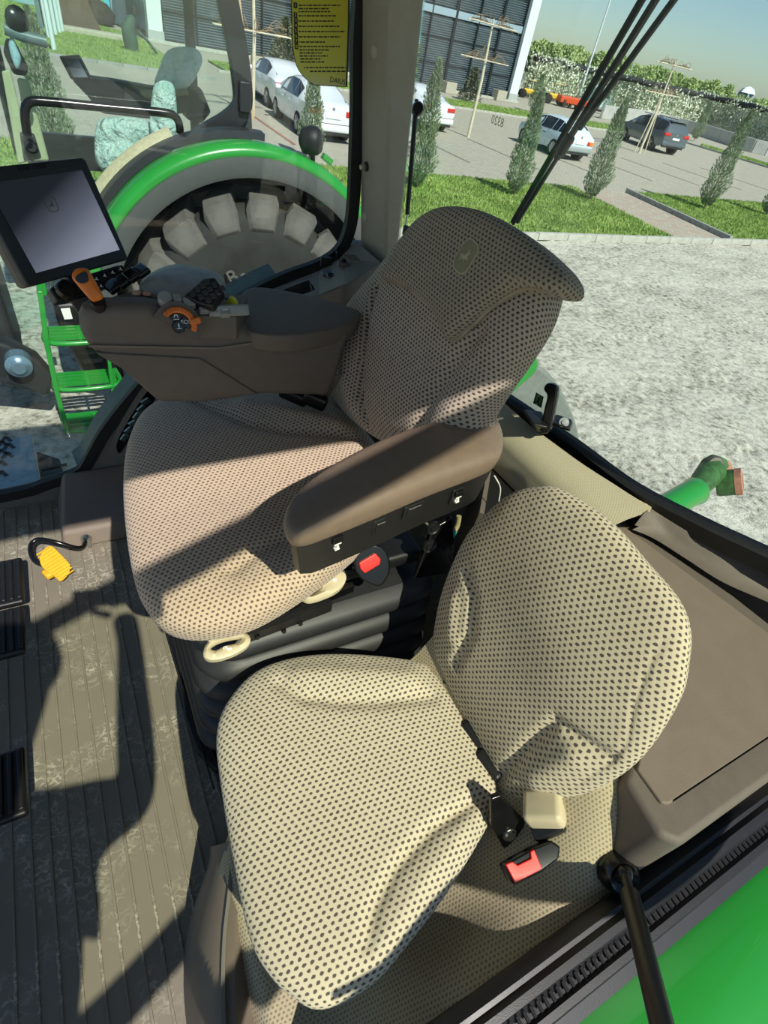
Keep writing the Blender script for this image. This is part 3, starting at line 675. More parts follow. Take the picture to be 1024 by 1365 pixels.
# trimmed sill on the far side, ribbed cloth
sl1 = [at(*p, z=.625) for p in [(640, 520), (664, 540), (700, 572), (742, 604), (775, 628), (812, 652), (846, 674), (866, 684)]]
sl2 = [at(*p, z=.60) for p in [(640, 560), (664, 575), (690, 598), (722, 628), (746, 650), (770, 672), (794, 688), (818, 701)]]
sl0 = [p + np.array((.018, .012, .006)) for p in sl1]
A1, A2, A0 = spline(sl1, 30), spline(sl2, 30), spline(sl0, 30)
gm = MB().grid([A0, A1, A1 * .66 + A2 * .34 + np.array((0, 0, .006)), A1 * .33 + A2 * .67 + np.array((0, 0, .006)), A2, A2 + np.array((-.01, -.005, -.02)), A2 + np.array((.0, -.01, -.25))])
uvs = [(j * .012, i * .02) for i in range(7) for j in range(30)]
so = mkobj('sill_trim', gm.v, gm.f, fabric('sill_cloth', (176, 168, 142), (146, 138, 116), .004, .003, amt=.6, fuzz=.06), None, smooth=60, uvs=uvs)
tag(so, 'beige ribbed cloth trim along the bottom of the rear window', 'trim')
bx = [at(*p, z=.50) for p in [(655, 585), (735, 650), (720, 720), (640, 690)]]
sb = thing('storage_bin', 'dark plastic storage bin between the two backrests', 'bin', np.mean(bx, 0))
MB().hexa([p + np.array((0, 0, -.4)) for p in bx], [p + np.array((0, 0, .0)) for p in bx]).obj('body', M['black'], sb, bevel=.008)
sbr = MB().sweep([bx[3] + np.array((0, 0, .01)), bx[0] + np.array((0, 0, .06)), bx[1] + np.array((0, 0, .04))], [(-.006, -.05), (.006, -.05), (.006, .006), (-.006, .006)]).obj('rim', M['taupe_d'], sb, bevel=.003)
# ------------------------------------------------------------------ right-hand control console
ca = thing('control_console', 'dark brown armrest control console with orange dial on the far side of the driver seat', 'console', (.25, 1.1, .70))
YC = 1.0
side = [(107, 428), (112, 416), (124, 408), (198, 407), (262, 420), (313, 432), (349, 448), (456, 434), (470, 440), (452, 500), (440, 530), (353, 528), (273, 540), (213, 540), (162, 495), (119, 467), (109, 445)]
sp_ = [at(*p, y=YC) for p in side]
MB().box((.31, 1.125, .80), (.36, .15, .08)).obj('inner_body', M['taupe_d'], ca, bevel=.01)
MB().prism(sp_, (0, .05, 0)).obj('body', M['taupe_d'], ca, bevel=.018, seg=4)
# crease panel on the side, slightly proud
cr_ = [(128, 470), (268, 478), (345, 526), (215, 530), (166, 494), (132, 474)]
MB().prism([at(*p, y=YC - .0035) for p in cr_], (0, .012, 0)).obj('lower_panel', M['taupe_d'], ca, bevel=.003)
MB().sweep([at(118, 461, y=YC - .002), at(290, 464, y=YC - .002), at(445, 442, y=YC - .002)], [(-.0015, -.002), (.0015, -.002), (.0015, .002), (-.0015, .002)]).obj('seam', M['taupe'], ca)
# padded lid of the armrest
FL = frame((.42, 1.1, .855), (0, 1, 0), (-.0, 0, 1))
lidp = [(314, 424), (318, 404), (328, 389), (353, 386), (413, 397), (472, 414), (480, 424), (468, 434), (430, 444), (390, 450), (350, 449), (330, 442)]
pillow('arm_pad', FL, P2(FL, lidp), .008, .045, M['taupe_d'], ca, p=5, N=100, rings=22)
# palm rest dome and front top deck
FD = frame((.18, 1.12, .90), (0, 1, 0), (0, 0, 1))
MB().prism([w3(FD, *onp(FD, *p), -.05) for p in [(128, 404), (150, 393), (184, 384), (205, 381), (330, 392), (316, 420), (262, 418), (198, 406), (132, 406)]], (0, 0, .048)).obj('deck', M['taupe_d'], ca, bevel=.006)
pillow('palm_rest', FD, P2(FD, [(186, 388), (205, 370), (235, 362), (275, 368), (300, 378), (290, 394), (262, 408), (225, 398)]), .03, .03, mat('palm_grey', (140, 142, 138), .45), ca, p=2.4, N=70, rings=16)
for px in (182, 196):
    p = at(px, 391 + (px - 182) * .08, z=.902)
    MB().lathe([(0, .003), (.007, .003), (.008, 0)], p, (0, 0, 1), 20).obj('round_button', mat('button_tan', (226, 176, 140), .5), ca, smooth=60)
# key cluster on the joystick head
FK = frame(at(270, 392, z=.935), (.5, 1, .2), (-.25, -.5, 1))
kc = plate(FK, [onp(FK, *p) for p in [(245, 394), (272, 371), (287, 370), (299, 388), (284, 409), (265, 405)]], -.02, .002).obj('key_block', M['black'], ca, bevel=.004)
kA, kB, kD = onp(FK, 251, 394), onp(FK, 276, 374), onp(FK, 283, 407)
for i in range(3):
    for j in range(4):
        c = kA + (kB - kA) * (j + .5) / 4 + (kD - kA) * (i + .35) / 3.1
        plate(FK, rr(c, .0098, .0120, .002, .6), .001, .005).obj('key', mat('key_dark', (58, 60, 60), .4), kc, bevel=.001)
# row of keys along the near edge
FR = frame(at(270, 412, y=.988), (0, .75, .66), (0, -.55, .83))
for i, (px, py, w) in enumerate([(220, 398, .020), (236, 399, .014), (252, 404, .020), (272, 411, .018), (284, 414, .016), (300, 416, .018)]):
    c = onp(FR, px, py); F2 = frame(w3(FR, c[0], c[1], .002), FR['v'], FR['n'])
    if i == 0: MB().lathe([(0, .004), (.011, .004), (.0125, .002), (.0125, -.01)], w3(F2, 0, 0, 0), F2['n'], 24).obj('round_key', mat('palm_grey', (140, 142, 138)), ca, smooth=50)
    else:
        kk = plate(F2, rr((0, 0), w, .016, .002), -.01, .004).obj('key', mat('palm_grey', (140, 142, 138)), ca, bevel=.0015)
        if i > 2: plate(F2, rr((0, .001), w * .6, .0016, .0005), .0035, .0045).obj('mark', M['white'], kk)
MB().box(w3(FR, *onp(FR, 307, 412), -.004), (.07, .02, .02), rotx(-.4)).obj('deck_edge', mat('palm_grey', (140, 142, 138)), ca, bevel=.004)
# orange dial with black wedge keys
FO = frame(at(241, 431, y=.975), (0, .45, .89), (-.05, -.89, .45))
oc = onp(FO, 238, 434)
def arc(c, r0, r1, a0, a1, n=18): return [c + r1 * np.array((math.cos(t), math.sin(t))) for t in np.linspace(a0, a1, n)] + [c + r0 * np.array((math.cos(t), math.sin(t))) for t in np.linspace(a1, a0, n)]
rO = np.linalg.norm(onp(FO, 219, 418) - oc)
def aa(px, py): d = onp(FO, px, py) - oc; return math.atan2(d[1], d[0])
sg = aa(219, 420); eg = aa(262, 443)
if eg > sg: eg -= 2 * math.pi
plate(FO, spline(arc(oc, .0, rO * 1.38, sg + .35, eg - .3), 44, True), -.016, -.001).obj('dial_well', M['taupe_d'], ca, bevel=.003)
dl = plate(FO, arc(oc, rO * .72, rO * 1.08, sg, eg, 26), -.01, .009).obj('orange_dial', M['orange'], ca, bevel=.003)
for k in range(14):
    t = sg + (eg - sg) * (k + .5) / 20
    a, b = oc + rO * .84 * np.array((math.cos(t), math.sin(t))), oc + rO * 1.06 * np.array((math.cos(t), math.sin(t)))
    MB().sweep([w3(FO, *a, .009), w3(FO, *b, .009)], [(-.0008, -.001), (.0008, -.001), (0, .0012)], upv=FO['n']).obj('grip_rib', mat('orange_dark', (176, 84, 12), .45), dl)
tt = eg + (sg - eg) * .22
plate(FO, rr(oc + rO * 1.02 * np.array((math.cos(tt), math.sin(tt))), .02, .012, .004, tt), -.004, .013).obj('dial_tab', M['orange'], dl, bevel=.003)
midg = (sg + eg) / 2
for k, (a0, a1) in enumerate([(sg - .1, midg + .12), (midg + .02, eg + .1)]):
    wk = plate(FO, arc(oc, rO * .30, rO * .68, a0, a1, 10), -.006, .004).obj('wedge_key', M['blackg'], ca, bevel=.001)
    t = (a0 + a1) / 2; c = oc + rO * .50 * np.array((math.cos(t), math.sin(t)))
    if k: text_obj('key_print', 'ECO', FO, c[0], c[1], .0095, M['white'], wk, h=.0045)
    else:
        plate(FO, [c + np.array(q) * .004 for q in [(-1, -.2), (-.6, 1), (.6, 1), (1, -.2), (.6, -.2), (.4, .6), (-.4, .6), (-.6, -.2)]], .0036, .0048).obj('mark', M['white'], wk)
        plate(FO, rr(c + np.array((0, -.004)), .009, .0014, .0004), .0036, .0048).obj('mark', M['white'], wk)
rk = MB().lathe([(0, .005), (.0095, .005), (.011, .003), (.011, -.006)], w3(FO, *(oc + np.array((0, -.002))), 0), FO['n'], 24).obj('round_key', M['blackg'], ca, smooth=50)
plate(FO, rr(oc, .002, .007, .0008), .0048, .0058).obj('mark', M['white'], rk); plate(FO, rr(oc + np.array((0, -.005)), .008, .0012, .0004), .0048, .0058).obj('mark', M['white'], rk)
# yellow-tipped finger lever behind the keys
MB().loft([(at(309, 408, z=.89), .012), (at(310, 402, z=.905), .010), (at(308, 396, z=.915), .004)], 8).obj('yellow_lever', mat('lime_tip', (214, 206, 60), .4), ca, smooth=60)
MB().box(at(306, 406, z=.885), (.02, .018, .03)).obj('lever_base', M['black'], ca, bevel=.004)
# orange hand lever at the front
FV = frame(at(118, 381, y=.99), (-.55, .25, .7), (-.15, -.85, .45))
vo = [(96, 368), (100, 360), (109, 357), (117, 359), (122, 366), (136, 391), (137, 398), (127, 402), (121, 400), (100, 376)]
ol = pillow('orange_lever', FV, P2(FV, vo), .010, .012, M['orange'], ca, p=3, N=60, rings=14)
MB().prism([w3(FV, *p, .004) for p in spline(P2(FV, [(103, 370), (115, 363), (119, 370), (119, 376), (111, 379), (104, 376)]), 30, True)], FV['n'] * .0085).obj('thumb_window', M['blackg'], ol, bevel=.001)
MB().loft([(at(130, 400, y=1.0), .012), (at(133, 415, y=1.02), .014)], 10).obj('lever_stem', M['black'], ca, smooth=60)
# black keypad under the monitor
FX = frame(at(120, 382, y=1.13), (0, .6, .8), (.3, -.75, .6))
kp = plate(FX, [onp(FX, *p) for p in [(66, 385), (74, 378), (160, 352), (167, 360), (170, 370), (130, 388), (92, 400), (76, 402)]], -.03, 0).obj('keypad', M['black'], ca, bevel=.004)
MB().lathe([(0, .012), (.014, .012), (.017, .008), (.018, 0)], w3(FX, *onp(FX, 87, 387), 0), FX['n'], 28).obj('rotary_knob', M['blackg'], kp, smooth=50)
r0, r1, r2 = onp(FX, 128, 372), onp(FX, 160, 359), onp(FX, 134, 381)
for i in range(2):
    for j in range(4):
        c = r0 + (r1 - r0) * j / 3 + (r2 - r0) * i * 1.05; F2 = frame(w3(FX, c[0], c[1], 0), FX['v'], FX['n'])
        rot = math.atan2((r1 - r0)[1], (r1 - r0)[0])
        kb = plate(F2, rr((0, 0), .016, .011, .002, rot), -.004, .003).obj('key', M['blackg'], kp, bevel=.001)
        plate(F2, [np.array(q) * .0032 for q in [(-1, -.8), (1, -.8), (1, -.4), (.4, -.4), (.3, .8), (-.3, .8), (-.4, -.4), (-1, -.4)]], .0025, .0036).obj('mark', M['white'], kb)
for j in range(2):
    c = onp(FX, 101, 381 + j * 9); F2 = frame(w3(FX, c[0], c[1], 0), FX['v'], FX['n'])
    plate(F2, rr((0, 0), .022, .009, .002, .3), -.004, .003).obj('key', M['blackg'], kp, bevel=.001)
for px, py in ((150, 382), (163, 375), (176, 367), (188, 361)):
    MB().box(at(px, py, y=1.12), (.026, .034, .012), rotz(.3) @ roty(-.5)).obj('paddle', M['blackg'], ca, bevel=.004)
MB().hexa([at(*p, y=1.12) for p in [(92, 400), (130, 390), (128, 425), (108, 424)]], [at(*p, y=1.16) for p in [(92, 400), (130, 390), (128, 425), (108, 424)]]).obj('keypad_arm', M['black'], ca, bevel=.004)

# ------------------------------------------------------------------ monitor
RB, RT, LB = at(175, 345, y=1.15), at(110, 210, y=1.20), at(42, 382, y=1.03)
nM = np.cross(RB - LB, RT - RB); nM = nM if nM @ (EYE - RB) > 0 else -nM
FM_ = frame((RB + LB) / 2, RT - RB, nM)
mo = thing('display_monitor', 'black framed touch display monitor mounted ahead of the armrest console', 'monitor', (RB + LB) / 2)
q = lambda px, py: onp(FM_, px, py)
rb, rt, lb = q(175, 345), q(110, 210), q(42, 382); lt = rt + lb - rb
cM = (rb + rt + lb + lt) / 4
hw, hh = np.linalg.norm(rb - lb) / 2, np.linalg.norm(rt - rb) / 2
rotM = math.atan2((rb - lb)[1], (rb - lb)[0]) if abs((rb - lb)[0]) > 0 else 0
if (rb - lb)[0] < 0: pass
plate(FM_, rr(cM, hw * 2, hh * 2, .008, rotM), -.035, -.012).obj('back_shell', M['taupe_d'], mo, bevel=.006)
bz_ = plate(FM_, rr(cM, hw * 2, hh * 2, .008, rotM), -.014, 0).obj('bezel', M['black'], mo, bevel=.003)
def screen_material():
    k = NT('painted_reflection'); tc = k.n('ShaderNodeTexCoord'); sp = k.n('ShaderNodeSeparateXYZ'); k.l(tc.outputs['Generated'], sp.inputs[0])
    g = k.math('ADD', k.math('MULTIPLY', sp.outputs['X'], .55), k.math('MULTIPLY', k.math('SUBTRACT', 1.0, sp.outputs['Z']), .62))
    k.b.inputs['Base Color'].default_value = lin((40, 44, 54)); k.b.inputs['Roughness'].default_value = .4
    k.l(k.ramp(g, [(.36, lin((16, 17, 20))), (.66, lin((96, 100, 114))), (.98, lin((150, 155, 172)))]), k.b.inputs['Emission Color'])  # diagonal emission ramp paints the reflected sky into the screen colour
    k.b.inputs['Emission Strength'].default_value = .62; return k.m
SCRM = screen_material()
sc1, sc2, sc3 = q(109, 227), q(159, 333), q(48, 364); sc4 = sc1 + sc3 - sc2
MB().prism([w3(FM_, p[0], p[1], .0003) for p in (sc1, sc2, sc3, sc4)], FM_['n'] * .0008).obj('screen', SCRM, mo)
ce = q(68, 273); DIM = mat('dim_emblem', (96, 90, 52), .6, var=0)
ux = (rb - lb) / np.linalg.norm(rb - lb); uy = (rt - rb) / np.linalg.norm(rt - rb)
ring = spline([ce + ux * a * .0095 + uy * b * .0095 for a, b in [(-1, 1), (0, 1.1), (1, 1), (1, -.3), (.6, -1), (-.6, -1), (-1, -.3)]], 36, True)
MB().sweep([w3(FM_, p[0], p[1], .0014) for p in ring], [(-.0005, -.0004), (.0005, -.0004), (.0005, .0004), (-.0005, .0004)], upv=FM_['n'], closed=True).obj('emblem_outline', DIM, mo)
MB().prism([w3(FM_, *(ce + ux * x * .0062 + uy * y * .0062), .0012) for x, y in deer], FM_['n'] * .0006).obj('emblem_figure', DIM, mo)
tb = q(44, 223)
text_obj('bezel_print', 'JOHN DEERE', FM_, tb[0], tb[1], .009, mat('bezel_print', (8, 8, 9), .3, var=0), mo, h=.0004, rot=math.atan2(ux[1], ux[0]))
MB().tube([w3(FM_, *cM, -.035), w3(FM_, *cM, -.07), at(120, 400, y=1.17)], .014, 10).obj('stalk', M['black'], mo, smooth=60)

# ------------------------------------------------------------------ pedals
def pedal(nm, label, px0, px1, py0, py1, z, group=None):
    a, b, c_ = at(px1, py0, z=z), at(px1, py1, z=z), at(px1, py1, z=z)
    x1 = (a[0] + b[0]) / 2; yA, yB = a[1], b[1]; x0 = x1 - .085
    t = thing(nm, label, 'pedal', ((x0 + x1) / 2, (yA + yB) / 2, 0), group)
    MB().box(((x0 + x1) / 2, (yA + yB) / 2, z - .01), (x1 - x0, yA - yB, .02)).obj('plate', M['black'], t, bevel=.007, seg=3)
    for k in range(5):
        x = x0 + (x1 - x0) * (k + .5) / 5
        MB().box((x, (yA + yB) / 2, z + .002), (.010, (yA - yB) * .88, .010)).obj('tread_rib', M['rubber'], t, bevel=.003)
    MB().tube([((x0 + x1) / 2, (yA + yB) / 2, z - .015), ((x0 + x1) / 2 - .10, (yA + yB) / 2, z + .04), ((x0 + x1) / 2 - .22, (yA + yB) / 2, .22), ((x0 + x1) / 2 - .22, (yA + yB) / 2, .0)], .012, 8).obj('pedal_arm', M['black'], t, smooth=60)
pedal('brake_pedal', 'black ribbed rubber pedal, the far one of the touching pair', 0, 30, 741, 801, .12)
pedal('brake_pedal', 'black ribbed rubber pedal, the near one of the touching pair', 0, 32, 806, 867, .12)
pedal('clutch_pedal', 'black ribbed rubber pedal standing alone nearest the door', 0, 34, 992, 1084, .12)
yp = thing('yellow_pedal', 'small yellow ribbed foot pedal on a bent black rod', 'pedal', at(112, 722, z=0))
FY = frame(at(75, 748, z=.10), (-.5, 1, .25), (.2, -.35, 1))
yo = spline([onp(FY, *p) for p in [(53, 744), (58, 733), (64, 728), (71, 729), (88, 746), (94, 754), (92, 763), (87, 770), (80, 774), (73, 768), (57, 756)]], 40, True)
ypp = plate(FY, yo, -.010, 0).obj('pad', M['yellow'], yp, bevel=.002)
yc = np.mean(yo, 0); la = onp(FY, 92, 762) - onp(FY, 62, 733); la /= np.linalg.norm(la); lb_ = np.array((-la[1], la[0]))
ha = max(abs((p - yc) @ la) for p in yo); hb = max(abs((p - yc) @ lb_) for p in yo)
for k in range(11):
    o = (k - 5) / 5.6 * ha
    wdt = hb * (1 - .25 * (abs(k - 5) / 5) ** 2)
    MB().sweep([w3(FY, *(yc + la * o - lb_ * wdt * .86), .0005), w3(FY, *(yc + la * o + lb_ * wdt * .86), .0005)], [(-.0022, -.001), (-.001, .003), (.001, .003), (.0022, -.001)], upv=FY['n']).obj('tread_rib', M['yellow'], ypp)
MB().tube([at(62, 758, z=.085), at(66, 766, z=.07)], .007, 8).obj('pivot_lug', M['yellow'], yp, smooth=60)
MB().box(at(66, 764, z=.08), (.03, .03, .02), rotz(.5)).obj('lug_base', M['yellow'], yp, bevel=.006)
rod = [at(57, 753, z=.085), at(47, 748, z=.08), at(41, 737, z=.08), (at(42, 725, z=.085)), at(52, 719, z=.09), at(75, 723, z=.085), at(100, 730, z=.06), at(110, 729, z=.045), at(114, 722, z=.04)]
MB().tube(spline(rod, 44), .0065, 12).obj('rod', M['blackg'], yp, smooth=60)
MB().lathe([(.006, .010), (.014, .010), (.016, 0), (.016, -.004)], at(115, 719, z=.035), (-.1, -1, .2), 18).obj('bracket', M['steel'], yp, smooth=40)
MB().box(at(119, 724, z=.02), (.012, .012, .03)).obj('bracket_foot', M['steel'], yp, bevel=.002)

# ------------------------------------------------------------------ rear window latch and sticker
FT = frame(at(728, 575, z=.665), (0, 0, 1), (-1, -.45, .2))
la_ = thing('window_latch', 'black upright latch handle on the rear window sill', 'latch', at(728, 578, z=.655))
hp_ = spline([onp(FT, *p) for p in [(727, 514), (733, 510), (742, 513), (745, 520), (741, 545), (735, 573), (729, 577), (721, 574), (727, 545), (731, 527), (727, 520)]], 44, True)
plate(FT, hp_, -.012, .012).obj('handle', M['blackg'], la_, bevel=.006)
MB().hexa([at(*p, z=.64) for p in [(699, 553), (714, 575), (732, 580), (724, 556)]], [at(*p, z=.69) for p in [(697, 545), (711, 566), (731, 570), (723, 548)]]).obj('catch_block', M['black'], la_, bevel=.006)
MB().hexa([at(*p, z=.66) for p in [(740, 556), (735, 566), (760, 576), (765, 564)]], [at(*p, z=.685) for p in [(741, 551), (735, 562), (760, 573), (763, 559)]]).obj('hinge_plate', M['black'], la_, bevel=.006)
MB().lathe([(0, .006), (.006, .006), (.007, .002), (.012, .002), (.013, 0)], at(752, 563, z=.69), (-.6, -.6, .6), 14).obj('bolt', M['steel'], la_, smooth=40)
def on_glass(px, py):
    lo_h = min(range(len(RW) - 1), key=lambda i: 0)
    best = None
    for i in range(len(RW) - 1):
        a, b, c = RW[i], RW[i + 1], top[i]; n = np.cross(b - a, c - a); n /= np.linalg.norm(n); d = ray(px, py); t = ((a - EYE) @ n) / (d @ n); p = EYE + d * t
        s = (p - a) @ (b - a) / ((b - a) @ (b - a))
        s2 = (p[2] - a[2]) / (c[2] - a[2]); 
        if -.02 <= (p[1] - (a + (c - a) * s2)[1]) / (b[1] - a[1] + 1e-9) <= 1.02: return p, (n if n @ (EYE - p) > 0 else -n)
    return p, (n if n @ (EYE - p) > 0 else -n)
p, n = on_glass(718, 534)
FS = frame(p + n * .003, (0, 0, 1), n)
ex = thing('exit_sticker', 'small green emergency exit sticker on the rear glass beside the latch', 'sticker', p)
so_ = [onp(FS, *p_) for p_ in [(715, 523), (725, 529), (722, 544), (711, 537)]]
plate(FS, so_, 0, .0008).obj('field', mat('sticker_green', (96, 160, 96), .5, var=0), ex)
sc_ = np.mean(so_, 0); e1_, e2_ = (so_[1] - so_[0]) / 2, (so_[0] - so_[3]) / 2
DK = mat('sticker_dark', (12, 40, 22), .5, var=0)
for a0, a1 in ((-1, -.68), (.68, 1)): plate(FS, [sc_ + e1_ * a0 - e2_, sc_ + e1_ * a1 - e2_, sc_ + e1_ * a1 + e2_, sc_ + e1_ * a0 + e2_], .0009, .0014).obj('bar', DK, ex)
man = [(-.1, .55), (.2, .6), (.45, .2), (.3, .1), (.1, .3), (.15, -.1), (.45, -.7), (.25, -.8), (-.05, -.3), (-.4, -.75), (-.55, -.6), (-.2, -.1), (-.15, .25), (-.4, .0), (-.5, .15), (-.3, .45)]
plate(FS, [sc_ + e1_ * x + e2_ * y for x, y in man], .0009, .0014).obj('running_figure', DK, ex)
plate(FS, [sc_ + e1_ * (.2 + .14 * math.cos(t)) + e2_ * (.8 + .12 * math.sin(t)) for t in np.linspace(0, 6.28, 10)[:-1]], .0009, .0014).obj('figure_head', DK, ex)
# wipers outside the rear glass
wo = thing('rear_wiper', 'long black wiper blade and arm slanting across outside of the rear glass', 'wiper', at(686, 298, x=1.17))
def bar(p, q_, w, h, nm, m, par): return MB().sweep([p, q_], [(-w, -h), (w, -h), (w, h), (-w, h)]).obj(nm, m, par, bevel=.002)
def px3(px, py, x=1.17): return at(px, py, x=x)
def along(a, b, k): return a + (b - a) * k
b0, b1 = px3(683, 298), px3(858, -4)
bar(b0, along(b0, b1, 1.35), .0045, .008, 'blade', M['rubber'], wo)
c0, c1 = px3(689, 297, 1.16), px3(874, 0, 1.16)
bar(c0, along(c0, c1, .42), .004, .005, 'blade_carrier', M['black'], wo)
bar(along(c0, c1, .36), along(c0, c1, 1.35), .0065, .006, 'arm', M['black'], wo)
MB().box(along(c0, c1, .43), (.022, .022, .05), rotx(.4)).obj('clip', M['black'], wo, bevel=.006)
w2 = thing('wiper_arm', 'thin black strut to the right of the rear wiper blade', 'wiper', px3(770, 175, 1.15))
d0, d1 = px3(772, 172, 1.15), px3(900, -2, 1.15)
bar(d0, along(d0, d1, 1.4), .005, .006, 'arm', M['black'], w2)
# mirrored number decal on the glass
p, n = on_glass(665, 162)
FS2 = frame(p + n * .003, (0, 0, 1), n); PALE = mat('pale_decal', (214, 218, 170), .6, var=0)
dc = text_obj('number_decal', '8320', FS2, 0, 0, .026, PALE, None, mirror=True, ext=.0002)
tag(dc, 'pale mirrored number decal on the rear glass above the headrest', 'decal')
# slim black gas strut of the rear window by the pillar
gs = thing('window_strut', 'slim black gas strut hanging behind the grey rear pillar', 'strut', at(540, 305, x=1.0))
xs = .98
MB().cyl(at(543, 286, x=xs), at(554, 150, x=xs), .007).obj('cylinder', M['black'], gs, smooth=60)
MB().cyl(at(543, 286, x=xs), at(541, 303, x=xs), .003).obj('piston_rod', M['steel'], gs, smooth=60)
MB().box(at(541, 307, x=xs), (.016, .016, .028)).obj('end_fitting', M['black'], gs, bevel=.003)
MB().lathe([(0, .012), (.014, .012), (.018, .004), (.018, -.01)], at(557, 145, x=xs), (-.5, -1, .3), 18).obj('ball_cap', M['blackg'], gs, smooth=50)
MB().cyl(at(554, 150, x=xs), along(at(543, 286, x=xs), at(554, 150, x=xs), 1.12), .005).obj('upper_rod', M['black'], gs, smooth=60)
# yellow instruction sticker on the right window
FI2 = frame((.55, YR - .004, 1.3), (0, 0, 1), (0, -1, 0))
ys = thing('instruction_sticker', 'yellow instruction sticker with black border on the right window glass', 'sticker', at(430, 60, y=YR - .004))
Q = lambda px, py: onp(FI2, px, py)
oo = [Q(467, -60), Q(466, 30), Q(463, 116), Q(420, 114)] + list(spline([Q(420, 114), Q(407, 105), (Q(396, 90)), Q(391, 70), Q(389, 50)], 12))[1:] + [Q(388, 0), Q(387, -60)]
oo = np.array(oo); com = oo.mean(0)
plate(FI2, list(oo), 0, .0006).obj('border', M['black'], ys)
NTm = NT('sticker_yellow'); tcn = NTm.n('ShaderNodeTexCoord'); spx = NTm.n('ShaderNodeSeparateXYZ'); NTm.l(tcn.outputs['Object'], spx.inputs[0])
NTm.l(NTm.ramp(NTm.math('MULTIPLY', NTm.math('ADD', spx.outputs['Z'], .16), 3.2), [(.16, lin((206, 208, 196))), (.34, lin((206, 206, 92))), (.7, lin((186, 180, 44)))]), NTm.b.inputs['Base Color']); NTm.b.inputs['Roughness'].default_value = .6
NTm.l(NTm.b.inputs['Base Color'].links[0].from_socket, NTm.b.inputs['Emission Color']); NTm.b.inputs['Emission Strength'].default_value = 0.0
inn_ = [com + (p - com) * np.array((.955, .975)) for p in oo]
plate(FI2, inn_, .0006, .0010).obj('field', NTm.m, ys)
wz = .052
ink = mat('ink', (18, 18, 16), .6, var=0)
hd_ = plate(FI2, [Q(396, -3), Q(456, -1), Q(456, -30), Q(396, -30)], .0010, .0014).obj('header', ink, ys)
rows = [(392.5, 7, 1), (392.5, 20, 1), (393, 27, 1), (393, 34, 1), (393, 41, 1), (393.5, 48, 1), (393.5, 55, 1), (394, 62, 1)]
k_mm = np.linalg.norm(Q(430, 50) - Q(440, 50)) / 10
for i, (px, py, _) in enumerate(rows):
    c = Q(px + 1.2, py); nb = plate(FI2, rr(c, 4.6 * k_mm, 5.2 * k_mm, k_mm), .0010, .0014).obj('number_box', ink, ys)
    text_obj('number', str(i + 1), FI2, c[0], c[1], 4.6 * k_mm, mat('sticker_lemon', (210, 205, 90), .6, var=0), nb, h=.0015, ext=.0002)
lines = [(398, 7, 56), (398, 11.5, 40), (398, 15.5, 42), (398, 21, 50), (398, 28, 48), (398, 35, 54), (398, 42, 62), (398, 49, 56), (398, 56, 36), (399, 62, 54), (399, 66.5, 40), (399, 70.5, 30), (399, 74.5, 38), (400, 78.5, 28), (400, 82.5, 32), (405, 90, 56), (413, 95, 48)]
lm = MB()
for px, py, w in lines:
    x = px; random.seed(int(px * 10 + py))
    while x < px + w:
        ww = random.uniform(1.5, 6)
        a, b = Q(x, py - .9), Q(min(x + ww, px + w), py + .9); a2_, b2_ = Q(x, py + .9), Q(min(x + ww, px + w), py - .9)
        lm.prism([w3(FI2, *a, .0010), w3(FI2, *b2_, .0010), w3(FI2, *b, .0010), w3(FI2, *a2_, .0010)], FI2['n'] * .0003); x += ww + 1.0
lm.obj('fine_print', ink, ys, smooth=0)
c = Q(450, 108); text_obj('maker_print', 'DAIUS', FI2, c[0], c[1], 8.0 * k_mm, ink, ys, h=.0012, ext=.0002, rot=-.02)

# ------------------------------------------------------------------ left side: sill, strut, open door, own fender
sillp = [np.array((1.30, -.082, .425)), np.array((.9, -.082, .425)), np.array((.45, -.082, .42)), np.array((.22, -.082, .40)), np.array((.08, -.082, .30)), np.array((-.02, -.082, .10)), np.array((-.10, -.082, .02)), np.array((-1.0, -.082, .01))]
SP = spline(sillp, 60)
MB_ = MB().sweep(SP, [(-.048, -.03), (-.046, -.012), (-.030, -.004), (-.027, .006), (-.018, .008), (-.012, .002), (-.004, .003), (.004, .012), (.014, .014), (.022, .006), (.028, .008), (.036, .004), (.044, -.004), (.046, -.03)][::1], upv=(0, 0, 1))
sl_ = MB_.obj('trim_8', M['black'], smooth=30); tag(sl_, kind='structure')
for k in range(70):
    pass
notch = MB()
for k in range(90):
    x = .2 + k * .0115
    notch.box((x, -.088, .4285), (.0045, .012, .0036))
no = notch.obj('seal_teeth', M['black'], sl_); tag(no, kind='stuff')
struct('wall_left', MB().box((.72, -.10, .2), (1.1, .03, .40)), M['black'])
# strut with its ball cup
ball = at(833, 1165, z=.46); e_ = at(884, 1372, z=.60)
ds_ = (e_ - ball) / np.linalg.norm(e_ - ball)
st_ = thing('door_strut', 'black gas strut from the ball cup on the door sill', 'strut', ball)
nC = (-.35, -.55, .75)
MB().lathe([(.012, .008), (.022, .016), (.028, .010), (.032, -.010)], at(826, 1164, z=.442), nC, 26).obj('ball_cup', M['blackg'], st_, smooth=50)
MB().lathe([(0, .0135), (.006, .012), (.0115, .006), (.0135, 0), (.0115, -.006), (.006, -.012), (0, -.0135)], ball, nC, 18).obj('ball', M['blackg'], st_, smooth=180)
MB().loft([(ball, .009), (ball + ds_ * .018, .008), (ball + ds_ * .03, .0065), (ball + ds_ * .045, .0065)], 16).obj('rod_end', M['black'], st_, smooth=60)
MB().loft([(ball + ds_ * .042, .0125), (ball + ds_ * .044, .0135), (ball + ds_ * .42, .0135), (ball + ds_ * .425, .012)], 20).obj('cylinder', M['black'], st_, smooth=50)
MB().cyl(ball + ds_ * .42, ball + ds_ * .62, .006).obj('piston_rod', M['steel'], st_, smooth=60)
